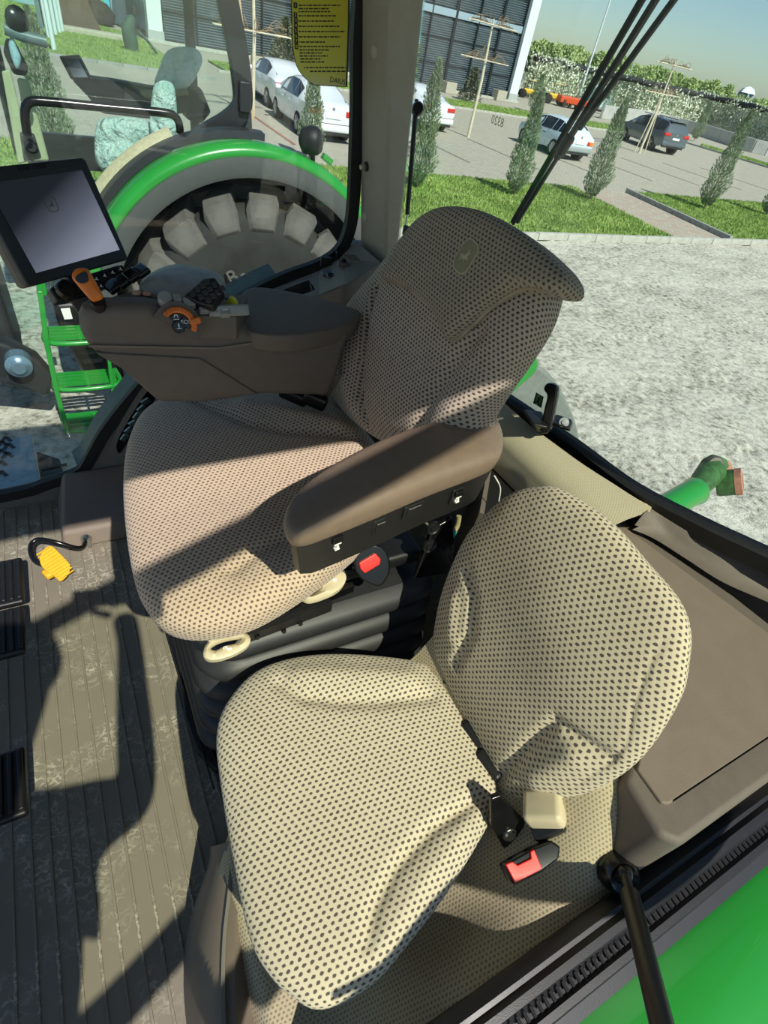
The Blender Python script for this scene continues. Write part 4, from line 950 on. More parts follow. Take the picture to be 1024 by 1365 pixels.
# door, hinged at the rear post and standing open
dend = ball + ds_ * .63
hx, hy = 1.288, -.105
da = math.radians(200)
ud = np.array((math.cos(da), math.sin(da), 0)); nd = np.array((-ud[1], ud[0], 0))
FDr = dict(o=np.array((hx, hy, 0.)), u=ud, v=np.array((0, 0, 1.)), n=nd)
door = thing('cab_door', 'open left cab door of green-tinted glass in a slim black frame', 'door', (hx, hy, .4))
dout = spline([(0.03, .80), (.03, 1.2), (.05, 1.78), (.14, 1.90), (.7, 1.905), (1.3, 1.895), (1.56, 1.86), (1.66, 1.7), (1.70, 1.3), (1.66, 1.0), (1.54, .92), (1.25, .935), (1.0, .945), (.86, .88), (.72, .78), (.55, .72), (.3, .70), (.08, .71)], 110, True)
MB().sweep([w3(FDr, *p) for p in dout], [(-.018, -.022), (.018, -.022), (.018, .022), (-.018, .022)], upv=FDr['n'], closed=True).obj('frame', M['black'], door, smooth=50)
MB().prism([w3(FDr, *p, -.003) for p in dout], FDr['n'] * .006).obj('pane', glassmat('door_glass', (.96, .98, .90), 1.0), door, smooth=0)
for z in (.7, 1.45): MB().cyl((hx + .015, hy - .01, z - .04), (hx + .015, hy - .01, z + .04), .02).obj('hinge', M['black'], door, smooth=60)
# own left rear fender, green
fg = []
for x in np.linspace(.0, 1.9, 26):
    zt = .16 - .55 * ((x - .95) / 1.3) ** 2
    fg.append([np.array((x, y, zt + (.02 if y > -.5 else -.10 * ((y + .5) / .5) ** 2) - (.03 if y > -.16 else 0))) for y in (-.14, -.17, -.3, -.5, -.7, -.9, -1.0)] + [np.array((x, -1.02, zt - .22))])
lf = MB().grid(fg).obj('rear_fender', M['green'], smooth=60); tag(lf, 'sunlit green rear fender outside the door sill', 'fender')
# own right rear fender end, seen through the rear glass
rf = thing('fender_end', 'green fender end with round grey rubber skirt outside the rear window', 'fender', (1.9, 1.8, -.4))
arcp = [at(*p, y=1.78) for p in [(660, 455), (684, 462), (705, 478), (722, 490), (740, 506), (757, 534), (768, 560), (774, 590), (776, 640)]]
MB().prism(list(spline(arcp, 30)) + [np.array((1.4, 1.78, arcp[-1][2])), np.array((1.4, 1.78, arcp[0][2]))], (0, .35, 0)).obj('skirt', mat('skirt_grey', (120, 126, 118), .55), rf, bevel=.02)
gp_ = spline([at(*p, y=1.74) for p in [(640, 470), (680, 452), (702, 462), (716, 474), (720, 488), (712, 501), (698, 513), (688, 522), (660, 545), (630, 530)]], 50, True)
MB().prism(list(gp_), (0, .4, 0)).obj('green_panel', M['green'], rf, bevel=.02)
# top link end lying behind the tractor
tl = thing('top_link', 'green and rusty hitch link end above the gravel behind the rear window', 'hitch', (3.6, 1.4, -.6))
P_ = lambda px, py, z=-.55: at(px, py, z=z)
hg = mat('worn_green', (52, 96, 44), .6, var=.35, vs=30); ru = mat('worn_red', (176, 120, 96), .7, var=.2, vs=30)
MB().loft([(P_(878, 682) - (P_(920, 658) - P_(878, 682)) / np.linalg.norm(P_(920, 658) - P_(878, 682)) * 1.3, .085), (P_(878, 682), .085), (P_(920, 658), .085), (P_(926, 655), .095), (P_(930, 652), .06)], 16).obj('tube', M['green'], tl, smooth=50)
MB().loft([(P_(926, 655), .055), (P_(940, 638), .085), (P_(950, 628), .09)], 10).obj('neck', hg, tl, smooth=40)
FHk = frame(P_(958, 632), (0, .3, 1), (-.5, -.8, .5))
plate(FHk, [onp(FHk, *p) for p in [(928, 650), (931, 634), (944, 614), (957, 607), (970, 612), (974, 622), (960, 634), (944, 646)]], -.08, .0).obj('jaw', hg, tl, bevel=.015)
plate(FHk, [onp(FHk, *p) for p in [(934, 650), (938, 638), (962, 620), (974, 613), (985, 618), (990, 630), (984, 640), (966, 640), (948, 648)]], -.15, -.085).obj('rear_jaw', ru, tl, bevel=.012)
hb0, hb1 = w3(FHk, *onp(FHk, 962, 645), -.02), w3(FHk, *onp(FHk, 982, 640), .05)
ax_ = (hb1 - hb0) / np.linalg.norm(hb1 - hb0)
MB().lathe([(.0, -.02), (.085, -.02), (.09, .0), (.09, .10)], hb0, ax_, 22).obj('barrel', hg, tl, smooth=50)
MB().lathe([(.092, .09), (.092, .13), (.045, .135), (.04, .06), (0, .06)], hb0, ax_, 22).obj('barrel_ring', ru, tl, smooth=50)
MB().lathe([(0, .065), (.038, .065), (.038, .062)], hb0, ax_, 18).obj('bore', M['blackg'], tl)
MB().lathe([(0, .02), (.05, .02), (.06, 0)], w3(FHk, *onp(FHk, 952, 619), 0), FHk['n'], 16).obj('pin', mat('dull_iron', (110, 104, 92), .5, .6), tl, smooth=40)
# tread plate step outside, bottom left
tp = thing('step_plate', 'grey metal step plate with cut-outs outside the right window', 'step', at(20, 620, z=-.42))
zt = -.40
FTP = frame(at(20, 620, z=zt), (0, 1, 0), (0, 0, 1))
plate(FTP, [onp(FTP, *p) for p in [(-60, 602), (42, 578), (54, 648), (-60, 680)]], -.03, 0).obj('plate', mat('plate_grey', (150, 168, 172), .4, .3), tp, bevel=.006)
plate(FTP, [onp(FTP, *p) for p in [(44, 590), (76, 600), (88, 640), (54, 656)]], -.10, -.05).obj('bracket', mat('bracket_dark', (64, 66, 62), .6), tp, bevel=.006)
plate(FTP, [onp(FTP, *p) for p in [(46, 592), (60, 597), (60, 604), (50, 600)]], -.05, -.045).obj('slot', M['blackg'], tp)
random.seed(3)
for (px, py) in [(8, 586), (3, 592), (12, 595), (2, 603), (10, 607), (1, 618), (2, 632)]:
    c = onp(FTP, px, py); 
    for sgn in (-1, 1): plate(FTP, [c + np.array(q_) * .028 for q_ in [(-1 * sgn, -.6), (-.2 * sgn, 1), (.2 * sgn, .6), (-.4 * sgn, -.8)]], .0005, .002).obj('cut_out', M['blackg'], tp)
plate(FTP, [onp(FTP, *p) for p in [(55, 622), (88, 615), (88, 617), (55, 624)]], -.02, -.01).obj('rod', M['blackg'], tp)
# ------------------------------------------------------------------ yard
def vnoise(x, y, seed=0):
    xi, yi = np.floor(x).astype(int), np.floor(y).astype(int); fx, fy = x - xi, y - yi
    def h(a, b): return np.modf(np.abs(np.sin(a * 127.1 + b * 311.7 + seed * 74.7) * 43758.5453))[0]
    u, v = fx * fx * (3 - 2 * fx), fy * fy * (3 - 2 * fy)
    return (h(xi, yi) * (1 - u) + h(xi + 1, yi) * u) * (1 - v) + (h(xi, yi + 1) * (1 - u) + h(xi + 1, yi + 1) * u) * v
YK = 10.85                                                         # kerb line
def gravel_mat():
    k = NT('pale_gravel'); n1 = k.noise(1.1, 6, .62); n2 = k.noise(11, 6, .72); n3 = k.noise(70, 2)
    c = k.ramp(k.math('ADD', k.math('MULTIPLY', n2, .72), k.math('MULTIPLY', n1, .28)), [(.38, lin((118, 116, 104))), (.455, lin((178, 176, 160))), (.56, lin((214, 211, 196)))])
    k.l(c, k.b.inputs['Base Color']); k.b.inputs['Roughness'].default_value = .95; k.b.inputs['Specular IOR Level'].default_value = .1
    k.bump(k.math('ADD', k.math('MULTIPLY', n2, .8), k.math('MULTIPLY', n3, .3)), .9, .05); return k.m
GRAV = gravel_mat()
gx = np.concatenate([np.linspace(-60, 1, 30, endpoint=False), np.linspace(1, 14, 300, endpoint=False), np.linspace(14, 30, 130, endpoint=False), np.linspace(30, 120, 20)])
gy = np.concatenate([np.linspace(-60, -3, 20, endpoint=False), np.linspace(-3, YK, 270)])
XX, YY = np.meshgrid(gx, gy, indexing='ij')
hgt_ = .030 * vnoise(XX * 1.3, YY * 1.3, 1) + .03 * vnoise(XX * 5, YY * 6, 2) + .018 * vnoise(XX * 13, YY * 13, 3) + .012 * vnoise(XX * 24, YY * 24, 4)
# tyre tracks: chevron lug prints running fore and aft
for yc, ph in ((2.6, 0.), (4.6, .4), (6.1, .2), (8.0, .1)):
    d = YY - yc - .25 * np.sin(XX * .25 + ph * 9); inside = np.exp(-(d / .36) ** 4)
    lug = np.sin((XX + np.abs(d) * 1.1 + ph) * 2 * np.pi / .26)
    hgt_ += inside * (.022 * np.clip(lug, -.2, .6) - .012) * (.4 + .6 * vnoise(XX * .7, YY * .7, 9))
gr = MB().grid(np.stack([XX, YY, GZ - .06 + hgt_], -1)); go = gr.obj('gravel_yard', GRAV, smooth=180); tag(go, kind='structure')
# ---- kerb stones
kst = mat('kerb_stone', (178, 178, 166), .85, var=.12, vs=6, bump=.3, bs=60)
kerb = tag(bpy.data.objects.new('kerb', None), kind='structure'); COL.objects.link(kerb); kerb.location = (0, YK, GZ)
def stone_row(parent, x0, n, L, size, nm='kerb_stone', axis=0, m=kst):
    first = None
    for i in range(n):
        if first is None:
            c = np.array(parent.location) + np.array(x0)
            first = MB().box(c, size).obj(nm, m, parent, bevel=.012); o = first
        else:
            o = first.copy(); COL.objects.link(o)
        off = [0, 0, 0]; off[axis] = i * L; off[2] = random.uniform(-.006, .006); off[1 - axis] = random.uniform(-.006, .006); o.location = off
stone_row(kerb, (-9, .08, .05), 60, 1.0, (.985, .15, .16))
# ---- lawns (soil bed plus individual blades joined as stuff)
LAWN = mat('lawn_soil', (124, 146, 80), .95, var=.22, vs=3)
def blade_mat():
    k = NT('grass_blades'); c = k.ramp(k.noise(1.2, 4), [(.3, lin((112, 140, 66))), (.55, lin((142, 168, 88))), (.75, lin((172, 190, 112)))])
    k.l(c, k.b.inputs['Base Color']); k.b.inputs['Roughness'].default_value = .7; k.b.inputs['Specular IOR Level'].default_value = .2; return k.m
BLADE = blade_mat()
def inpoly(P, poly):
    r = np.zeros(len(P), bool); n = len(poly)
    for i in range(n):
        a, b = poly[i], poly[(i + 1) % n]
        c = ((a[1] > P[:, 1]) != (b[1] > P[:, 1])) & (P[:, 0] < (b[0] - a[0]) * (P[:, 1] - a[1]) / (b[1] - a[1] + 1e-12) + a[0]); r ^= c
    return r
def lawn(nm, poly, n, label, hb=.07, z=.08):
    poly = [np.array(p, float) for p in poly]
    st_ = struct(nm, MB().prism([np.array((p[0], p[1], GZ - .2)) for p in poly], (0, 0, .2 + z)), LAWN)
    lo_, hi_ = np.min(poly, 0), np.max(poly, 0); P = rng.uniform(lo_, hi_, (n, 2)); P = P[inpoly(P, poly)]; m = len(P)
    a = rng.uniform(0, 2 * np.pi, m); hh_ = hb * rng.uniform(.5, 1.2, m); w = .012 + .012 * rng.random(m); ln = rng.normal(0, .45, (m, 2)) * hh_[:, None]
    B = np.column_stack([P, np.full(m, GZ + z)]); d = np.column_stack([np.cos(a) * w, np.sin(a) * w, np.zeros(m)])
    V = np.stack([B - d, B + d, B + np.column_stack([ln, hh_])], 1).reshape(-1, 3)
    g = mkobj('grass', V, np.arange(3 * m).reshape(-1, 3), BLADE, None, smooth=0)
    tag(g, label, 'grass', kind='stuff')
L1a, L1b = at(760, 251, z=GZ), at(902, 323, z=GZ)
lawn('lawn_bed', [(-9, 11.0), (L1b[0], 11.0), (L1a[0], 16.4), (-9, 16.4)], 90000, 'short sunlit grass in front of the parking area, left of the paved path')
L2a, L2b = at(834, 258, z=GZ), at(980, 327, z=GZ)
lawn('lawn_bed', [(L2b[0] + .15, 11.0), (46, 11.0), (46, 16.4), (L2a[0] + .15, 16.4)], 60000, 'short sunlit grass right of the paved path')
lawn('lawn_bed', [(9.5, 35.6), (44, 35.6), (52, 39.6), (9.5, 39.6)], 30000, 'grass strip between the car park and the glass building', hb=.09)
lawn('lawn_bed', [(46.9, 12), (49.4, 12), (49.4, 36), (46.9, 34)], 14000, 'narrow grass strip at the right edge of the car park', hb=.09)
lawn('lawn_bed', [(-16, 32.0), (7.0, 32.0), (7.0, 47), (-2, 62), (-16, 62)], 45000, 'wide lawn at the left beyond the paving with flagpoles on it', hb=.10)
# path kerb between path and right lawn
pk = tag(bpy.data.objects.new('path_kerb', None), kind='structure'); COL.objects.link(pk); pk.location = (float(L2b[0]), 11.0, GZ)
KD = mat('kerb_grey', (150, 152, 146), .85, var=.1, vs=6)
dx = (L2a[0] - L2b[0]) / 5.4; first = None
for i in range(6):
    c = np.array((L2b[0] + dx * (i * .9 + .45), 11 + i * .9 + .45, GZ + .08))
    if first is None: first = MB().box(c, (.13, .89, .22), rotz(-math.atan(dx))).obj('kerb_stone', KD, pk, bevel=.01); c0 = c
    else:
        o = first.copy(); COL.objects.link(o); o.location = Vector(c - c0)
# ---- paving
def paver_mat(nm, a, b, mortar, bw, bh, dots=None):
    k = NT(nm); tc = k.n('ShaderNodeTexCoord'); br = k.n('ShaderNodeTexBrick'); k.l(tc.outputs['Object'], br.inputs['Vector'])
    br.inputs['Color1'].default_value = lin(a); br.inputs['Color2'].default_value = lin(b); br.inputs['Mortar'].default_value = lin(mortar)
    br.inputs['Scale'].default_value = 1.0; br.inputs['Brick Width'].default_value = bw; br.inputs['Row Height'].default_value = bh; br.inputs['Mortar Size'].default_value = .008
    c = br.outputs['Color']
    if dots: c = k.mix(k.ramp(k.noise(2.6, 2), [(.52, (0, 0, 0, 1)), (.60, (1, 1, 1, 1))]), c, lin(dots))
    c = k.mix(k.math('MULTIPLY', k.noise(.35, 5), .5), c, lin((176, 170, 152)))
    k.l(c, k.b.inputs['Base Color']); k.b.inputs['Roughness'].default_value = .9; k.b.inputs['Specular IOR Level'].default_value = .15; return k.m
PAVE = paver_mat('paving', (182, 178, 162), (164, 160, 146), (136, 132, 120), .20, .10)
PATHM = paver_mat('path_paving', (190, 182, 166), (172, 160, 146), (140, 132, 122), .20, .10, (176, 150, 136))
cpk = struct('car_park', MB().box((32, 26.1, GZ - .05), (110, 19.4, .11)), PAVE)
struct('street', MB().box((32, 60, GZ - .06), (150, 48.5, .11)), PAVE)
struct('path', MB().prism([(L1b[0], 11.0, GZ - .1), (L2b[0] + .05, 11.0, GZ - .1), (L2a[0] + .05, 16.4, GZ - .1), (L1a[0], 16.4, GZ - .1)], (0, 0, .145)), PATHM)
lk = tag(bpy.data.objects.new('far_kerb', None), kind='structure'); COL.objects.link(lk); lk.location = (0, 35.5, GZ)
stone_row(lk, (9.5, 0, .04), 36, 1.0, (.985, .14, .13))
lk2 = tag(bpy.data.objects.new('side_kerb', None), kind='structure'); COL.objects.link(lk2); lk2.location = (46.8, 12, GZ)
stone_row(lk2, (0, .5, .04), 24, 1.0, (.14, .985, .14), axis=1, m=KD)
lk3 = tag(bpy.data.objects.new('lawn_kerb', None), kind='structure'); COL.objects.link(lk3); lk3.location = (-10, 31.9, GZ)
stone_row(lk3, (.5, 0, .05), 18, 1.0, (.985, .16, .16), m=KD)
PL = mat('line_red', (150, 106, 92), .9, var=.1)
for i, x in enumerate((7.2, 10.6, 14.0, 17.4, 20.8, 24.2, 27.6, 31.0, 34.4)):
    tag(MB().box((x, 21.8, GZ + .008), (.12, 5.2, .012)).obj('bay_line', mat('line_dark', (128, 122, 110), .9) if i else PL, cpk), None)

# ------------------------------------------------------------------ plants
def leafmat(nm, a, b, vs=2.0):
    k = NT(nm); k.l(k.ramp(k.noise(vs, 3), [(.32, lin(a)), (.68, lin(b))]), k.b.inputs['Base Color'])
    k.b.inputs['Roughness'].default_value = .75; k.b.inputs['Specular IOR Level'].default_value = .2; return k.m
JUN = leafmat('juniper_leaf', (106, 126, 94), (152, 168, 132), 3.0)
SPR = leafmat('spruce_leaf', (84, 96, 78), (128, 132, 108), 3.0)
BRN = leafmat('dry_leaf', (120, 88, 66), (150, 116, 88))
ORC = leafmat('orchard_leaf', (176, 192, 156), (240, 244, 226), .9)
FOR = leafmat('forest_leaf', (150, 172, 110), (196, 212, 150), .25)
BARK = mat('bark', (120, 100, 78), .9, var=.2, vs=20)
WOOD = mat('pale_stake', (206, 198, 172), .8, var=.12, vs=8)
TWIG = mat('twig', (150, 130, 102), .9, var=.2, vs=10)
def leaves(nm, P, D, L, Wd, m, parent):
    n = len(P); D = D / np.linalg.norm(D, axis=1)[:, None]; r = rng.normal(size=(n, 3)); S = np.cross(D, r); S /= np.linalg.norm(S, axis=1)[:, None]
    L = np.asarray(L).reshape(-1, 1) * np.ones((n, 1)); V = np.stack([P, P + D * L * .5 + S * Wd, P + D * L, P + D * L * .5 - S * Wd], 1).reshape(-1, 3)
    return mkobj(nm, V, np.arange(4 * n).reshape(-1, 4), m, parent, smooth=0)
def column_cloud(h, w, n, zlo=.06, peak=.22):
    t = rng.random(n) ** 1.1; r = w * np.interp(t, [0, peak * .5, peak, .6, .85, 1], [.35, .85, 1, .62, .34, .04]); a = rng.uniform(0, 2 * np.pi, n)
    q = r * (rng.random(n) ** .35) * (1 + .22 * np.sin(a * 3 + t * 17))
    P = np.column_stack([np.cos(a) * q, np.sin(a) * q, h * (zlo + (1 - zlo) * t * .95)])
    D = np.column_stack([np.cos(a) * .5, np.sin(a) * .5, np.full(n, 1.0)]) + rng.normal(0, .22, (n, 3)); return P, D
def juniper(px, py, h, w, label, n=2600, lean=0.0):
    n = 5000; b = at(px, py, z=GZ + .02); t = thing('juniper', label, 'juniper', b, 'columnar junipers')
    P, D = column_cloud(h, w, n); P[:, 0] += lean * P[:, 2]
    leaves('foliage', P + b, D, h * .034, .009 + h * .0011, JUN, t)
    MB().loft([(b, .035), (b + np.array((0, 0, h * .4)), .02)], 7).obj('trunk', BARK, t, smooth=60)
for a in [(555, 254, 2.95, .36, 'slender juniper on the lawn just right of the grey pillar'),
          (683, 263, 2.75, .36, 'slender juniper on the lawn in front of the white hatchback'),
          (785, 269, 2.9, .40, 'bushy juniper at the lawn edge left of the paved path'),
          (937, 281, 3.25, .40, 'tall juniper on the right lawn below the dark car'),
          (1019, 289, 2.6, .34, 'juniper at the right edge of the photo'),
          (413, 214, 2.3, .34, 'juniper standing between the camera and the nearest white sedan'),
          (76, 207, 2.5, .42, 'juniper at the left seen past the other tractor cab'),
          (806, 153, 2.9, .55, 'distant juniper right of the wiper in front of the orchard'),
          (925, 188, 2.9, .45, 'distant juniper beside the concrete wall right of the dark car'),
          (710, 150, 2.4, .55, 'distant juniper left of the yellow machines'),
          (848, 150, 2.5, .45, 'distant juniper behind the dark car roof'),
          (886, 148, 2.5, .45, 'distant juniper just right behind the dark car roof')]: juniper(*a)
def spruce(px, py, h, w, label, m=SPR, nm='spruce'):
    b = at(px, py, z=GZ + .05); t = thing(nm, label, 'tree' if nm == 'spruce' else 'shrub', b)
    Ps, Ds = [], []
    for k in range(15):
        z = h * (.06 + .88 * k / 15); r = w * (1 - k / 15.5)
        for a in np.linspace(0, 2 * np.pi, 9, endpoint=False) + k * .7:
            m_ = 14; s = rng.random(m_) ** .7
            Ps.append(np.column_stack([np.cos(a) * r * s, np.sin(a) * r * s, z - .10 * r * s + rng.normal(0, .02, m_)])); Ds.append(np.column_stack([np.full(m_, np.cos(a)), np.full(m_, np.sin(a)), np.full(m_, .25)]) + rng.normal(0, .5, (m_, 3)))
    leaves('foliage', np.vstack(Ps) + b, np.vstack(Ds), .16 * h / 1.8, .035 * h / 1.8, m, t)
    MB().loft([(b, .06), (b + np.array((0, 0, h * .9)), .01)], 7).obj('trunk', BARK, t, smooth=60)
spruce(625, 134, 2.1, .9, 'small spruce on the grass strip in front of the glass building')
spruce(379, 87, 2.6, 1.2, 'small spruce beside the yellow sticker in front of the glass building')
spruce(562, 112, 1.8, .6, 'small brown dry conifer behind the grey pillar edge', BRN, 'conifer')
def trained(px, py, tiers, label, dirv, stakes=((0, 0),), toph=None, L=2.4):
    b = at(px, py, z=GZ); t = thing('trained_tree', label, 'tree', b, 'bare trees trained on frames'); dirv = np.array(dirv, float); dirv /= np.linalg.norm(dirv)
    H = toph or tiers[-1] + .2
    MB().loft([(b, .075), (b + np.array((.05, 0, H * .5)), .06), (b + np.array((.0, .05, H)), .035)], 8).obj('trunk', WOOD, t, smooth=60)
    for sx in stakes[1:]:
        MB().cyl(b + np.array((sx[0], sx[1], 0)), b + np.array((0, 0, H * .72)), .03, .025, 7).obj('stake', WOOD, t, smooth=60)
    tw = MB()
    for z in tiers:
        for o in (-.14, .14):
            c = b + np.array((0, o, z)); MB().cyl(c - dirv * L / 2, c + dirv * L / 2, .022, None, 7).obj('frame_bar', WOOD, t, smooth=60)
        for k in range(16):
            s = rng.uniform(-.42, .42) * L; p0 = b + dirv * s * .4 + np.array((0, 0, z)); p2 = b + dirv * s * 1.15 + np.array((0, rng.normal(0, .2), z + rng.uniform(-.1, .25)))
            p1 = (p0 + p2) / 2 + np.array((0, rng.normal(0, .1), rng.uniform(.05, .35)))
            tw.tube(spline([p0, p1, p2], 8), .010, 4)
        for sgn in (-1, 1):
            MB().tube(spline([b + np.array((0, 0, z)), b + dirv * sgn * L * .25 + np.array((0, .05, z + .08)), b + dirv * sgn * L * .45 + np.array((0, 0, z + .05))], 10), .022, 6).obj('branch', BARK, t, smooth=60)
    tag(tw.obj('twigs', TWIG, t, smooth=60), kind='stuff')
trained(624, 183, (2.78, 3.92), 'bare tree trained on two white frames in front of the glass building', (1, .02, -.02))
trained(852, 204, (2.85, 4.1), 'bare trained tree with stakes right in front of the dark car', (1, .06, 0), ((0, 0), (-.3, .1), (.35, -.1)), L=2.9)
trained(337, 155, (2.35, 4.2), 'bare trained tree seen left of the yellow sticker', (1, 0, 0), L=2.6)

# ------------------------------------------------------------------ glass building
bd = thing('glass_building', 'dark glazed office building with louvres, white corner columns and a pale spandrel band', 'building', (8.0, 46.0, GZ))
YB = 46.0; x0b, x1b, Hb = 8.3, 35.6, 10.5
BG = mat('building_glass', (84, 108, 124), .08, var=.12, vs=.3, spec=.9); MULL = mat('mullion', (38, 46, 52), .4, .4, var=0); LV = mat('louvre', (112, 126, 134), .45, .3, var=.05)
SPN = mat('spandrel', (150, 172, 184), .35, var=.04); WCOL = mat('white_column', (216, 226, 226), .6, var=.02)
MB().box(((x0b + x1b) / 2, YB + 9.3, GZ + Hb / 2), (x1b - x0b, 18, Hb)).obj('core', mat('core_dark', (30, 36, 42), .8), bd)
nb = 13; dxb = (x1b - x0b) / nb; zrows = [(.15, 1.55), (1.55, 3.05), (3.05, 4.25), (4.75, 6.2), (6.2, 7.7), (7.7, 9.2), (9.2, 10.4)]
protos = {}
for r, (za, zb_) in enumerate(zrows):
    for i in range(nb):
        c = np.array((x0b + dxb * (i + .5), YB + .10, GZ + (za + zb_) / 2))
        if r not in protos:
            protos[r] = (MB().box(c, (dxb - .06, .05, zb_ - za - .06)).obj('pane', BG, bd, bevel=.01), c)
        else:
            o = protos[r][0].copy(); COL.objects.link(o); o.location = Vector(c - protos[r][1])
for i in range(nb + 1):
    x = x0b + dxb * i; w = .20 if i % 2 == 0 else .10
    MB().box((x, YB - .02, GZ + Hb / 2), (w, .30, Hb)).obj('mullion', MULL, bd)
for za, zb_ in zrows: MB().box(((x0b + x1b) / 2, YB - .01, GZ + za), (x1b - x0b, .12, .11)).obj('transom', MULL, bd)
MB().box(((x0b + x1b) / 2, YB - .06, GZ + 4.5), (x1b - x0b, .2, .42)).obj('spandrel', SPN, bd, bevel=.02)
lvb = MB()
for z in np.arange(.3, 4.2, .13): lvb.box(((x0b + x1b) / 2, YB - .03, GZ + z), (x1b - x0b, .08, .018), rotx(.4))
for z in np.arange(4.85, 10.3, .13): lvb.box(((x0b + x1b) / 2, YB - .03, GZ + z), (x1b - x0b, .08, .018), rotx(.4))
tag(lvb.obj('louvre_slats', LV, bd, smooth=0), kind='stuff')
for x in (x0b - .45, x1b + .45):
    MB().box((x, YB - .1, GZ + Hb / 2), (.85, .8, Hb)).obj('column', WCOL, bd, bevel=.03)
    MB().box((x, YB - .1, GZ + .3), (.95, .9, .6)).obj('plinth', mat('plinth', (170, 176, 172), .8), bd, bevel=.02)
MB().box(((x0b + x1b) / 2, YB - .3, GZ + .08), (x1b - x0b + 2, 1.0, .16)).obj('base_step', kst, bd, bevel=.02)
wb = mat('glass_side', (120, 150, 156), .2, .2, var=.1, vs=.5)
for i in range(6): MB().box((x0b - .25, YB + 1.6 + i * 2.7, GZ + 5), (.12, 2.5, 9.6)).obj('side_panel', wb, bd, bevel=.02)
CONC = mat('concrete', (176, 172, 154), .9, var=.08, vs=8)
for px, py, w, lb in ((597, 124, .95, 'left concrete planter beside the spruce'), (664, 134, .95, 'right concrete planter beside the white column'), (354, 97, 1.5, 'concrete planter behind the white sedans')):
    c = at(px, py, z=GZ); t = thing('planter', lb, 'planter', c)
    MB().box(c + np.array((0, 0, .35)), (w, .8, .7)).obj('box', CONC, t, bevel=.03); MB().box(c + np.array((0, 0, .70)), (w - .2, .6, .03)).obj('soil', mat('soil', (96, 84, 66), .95), t)

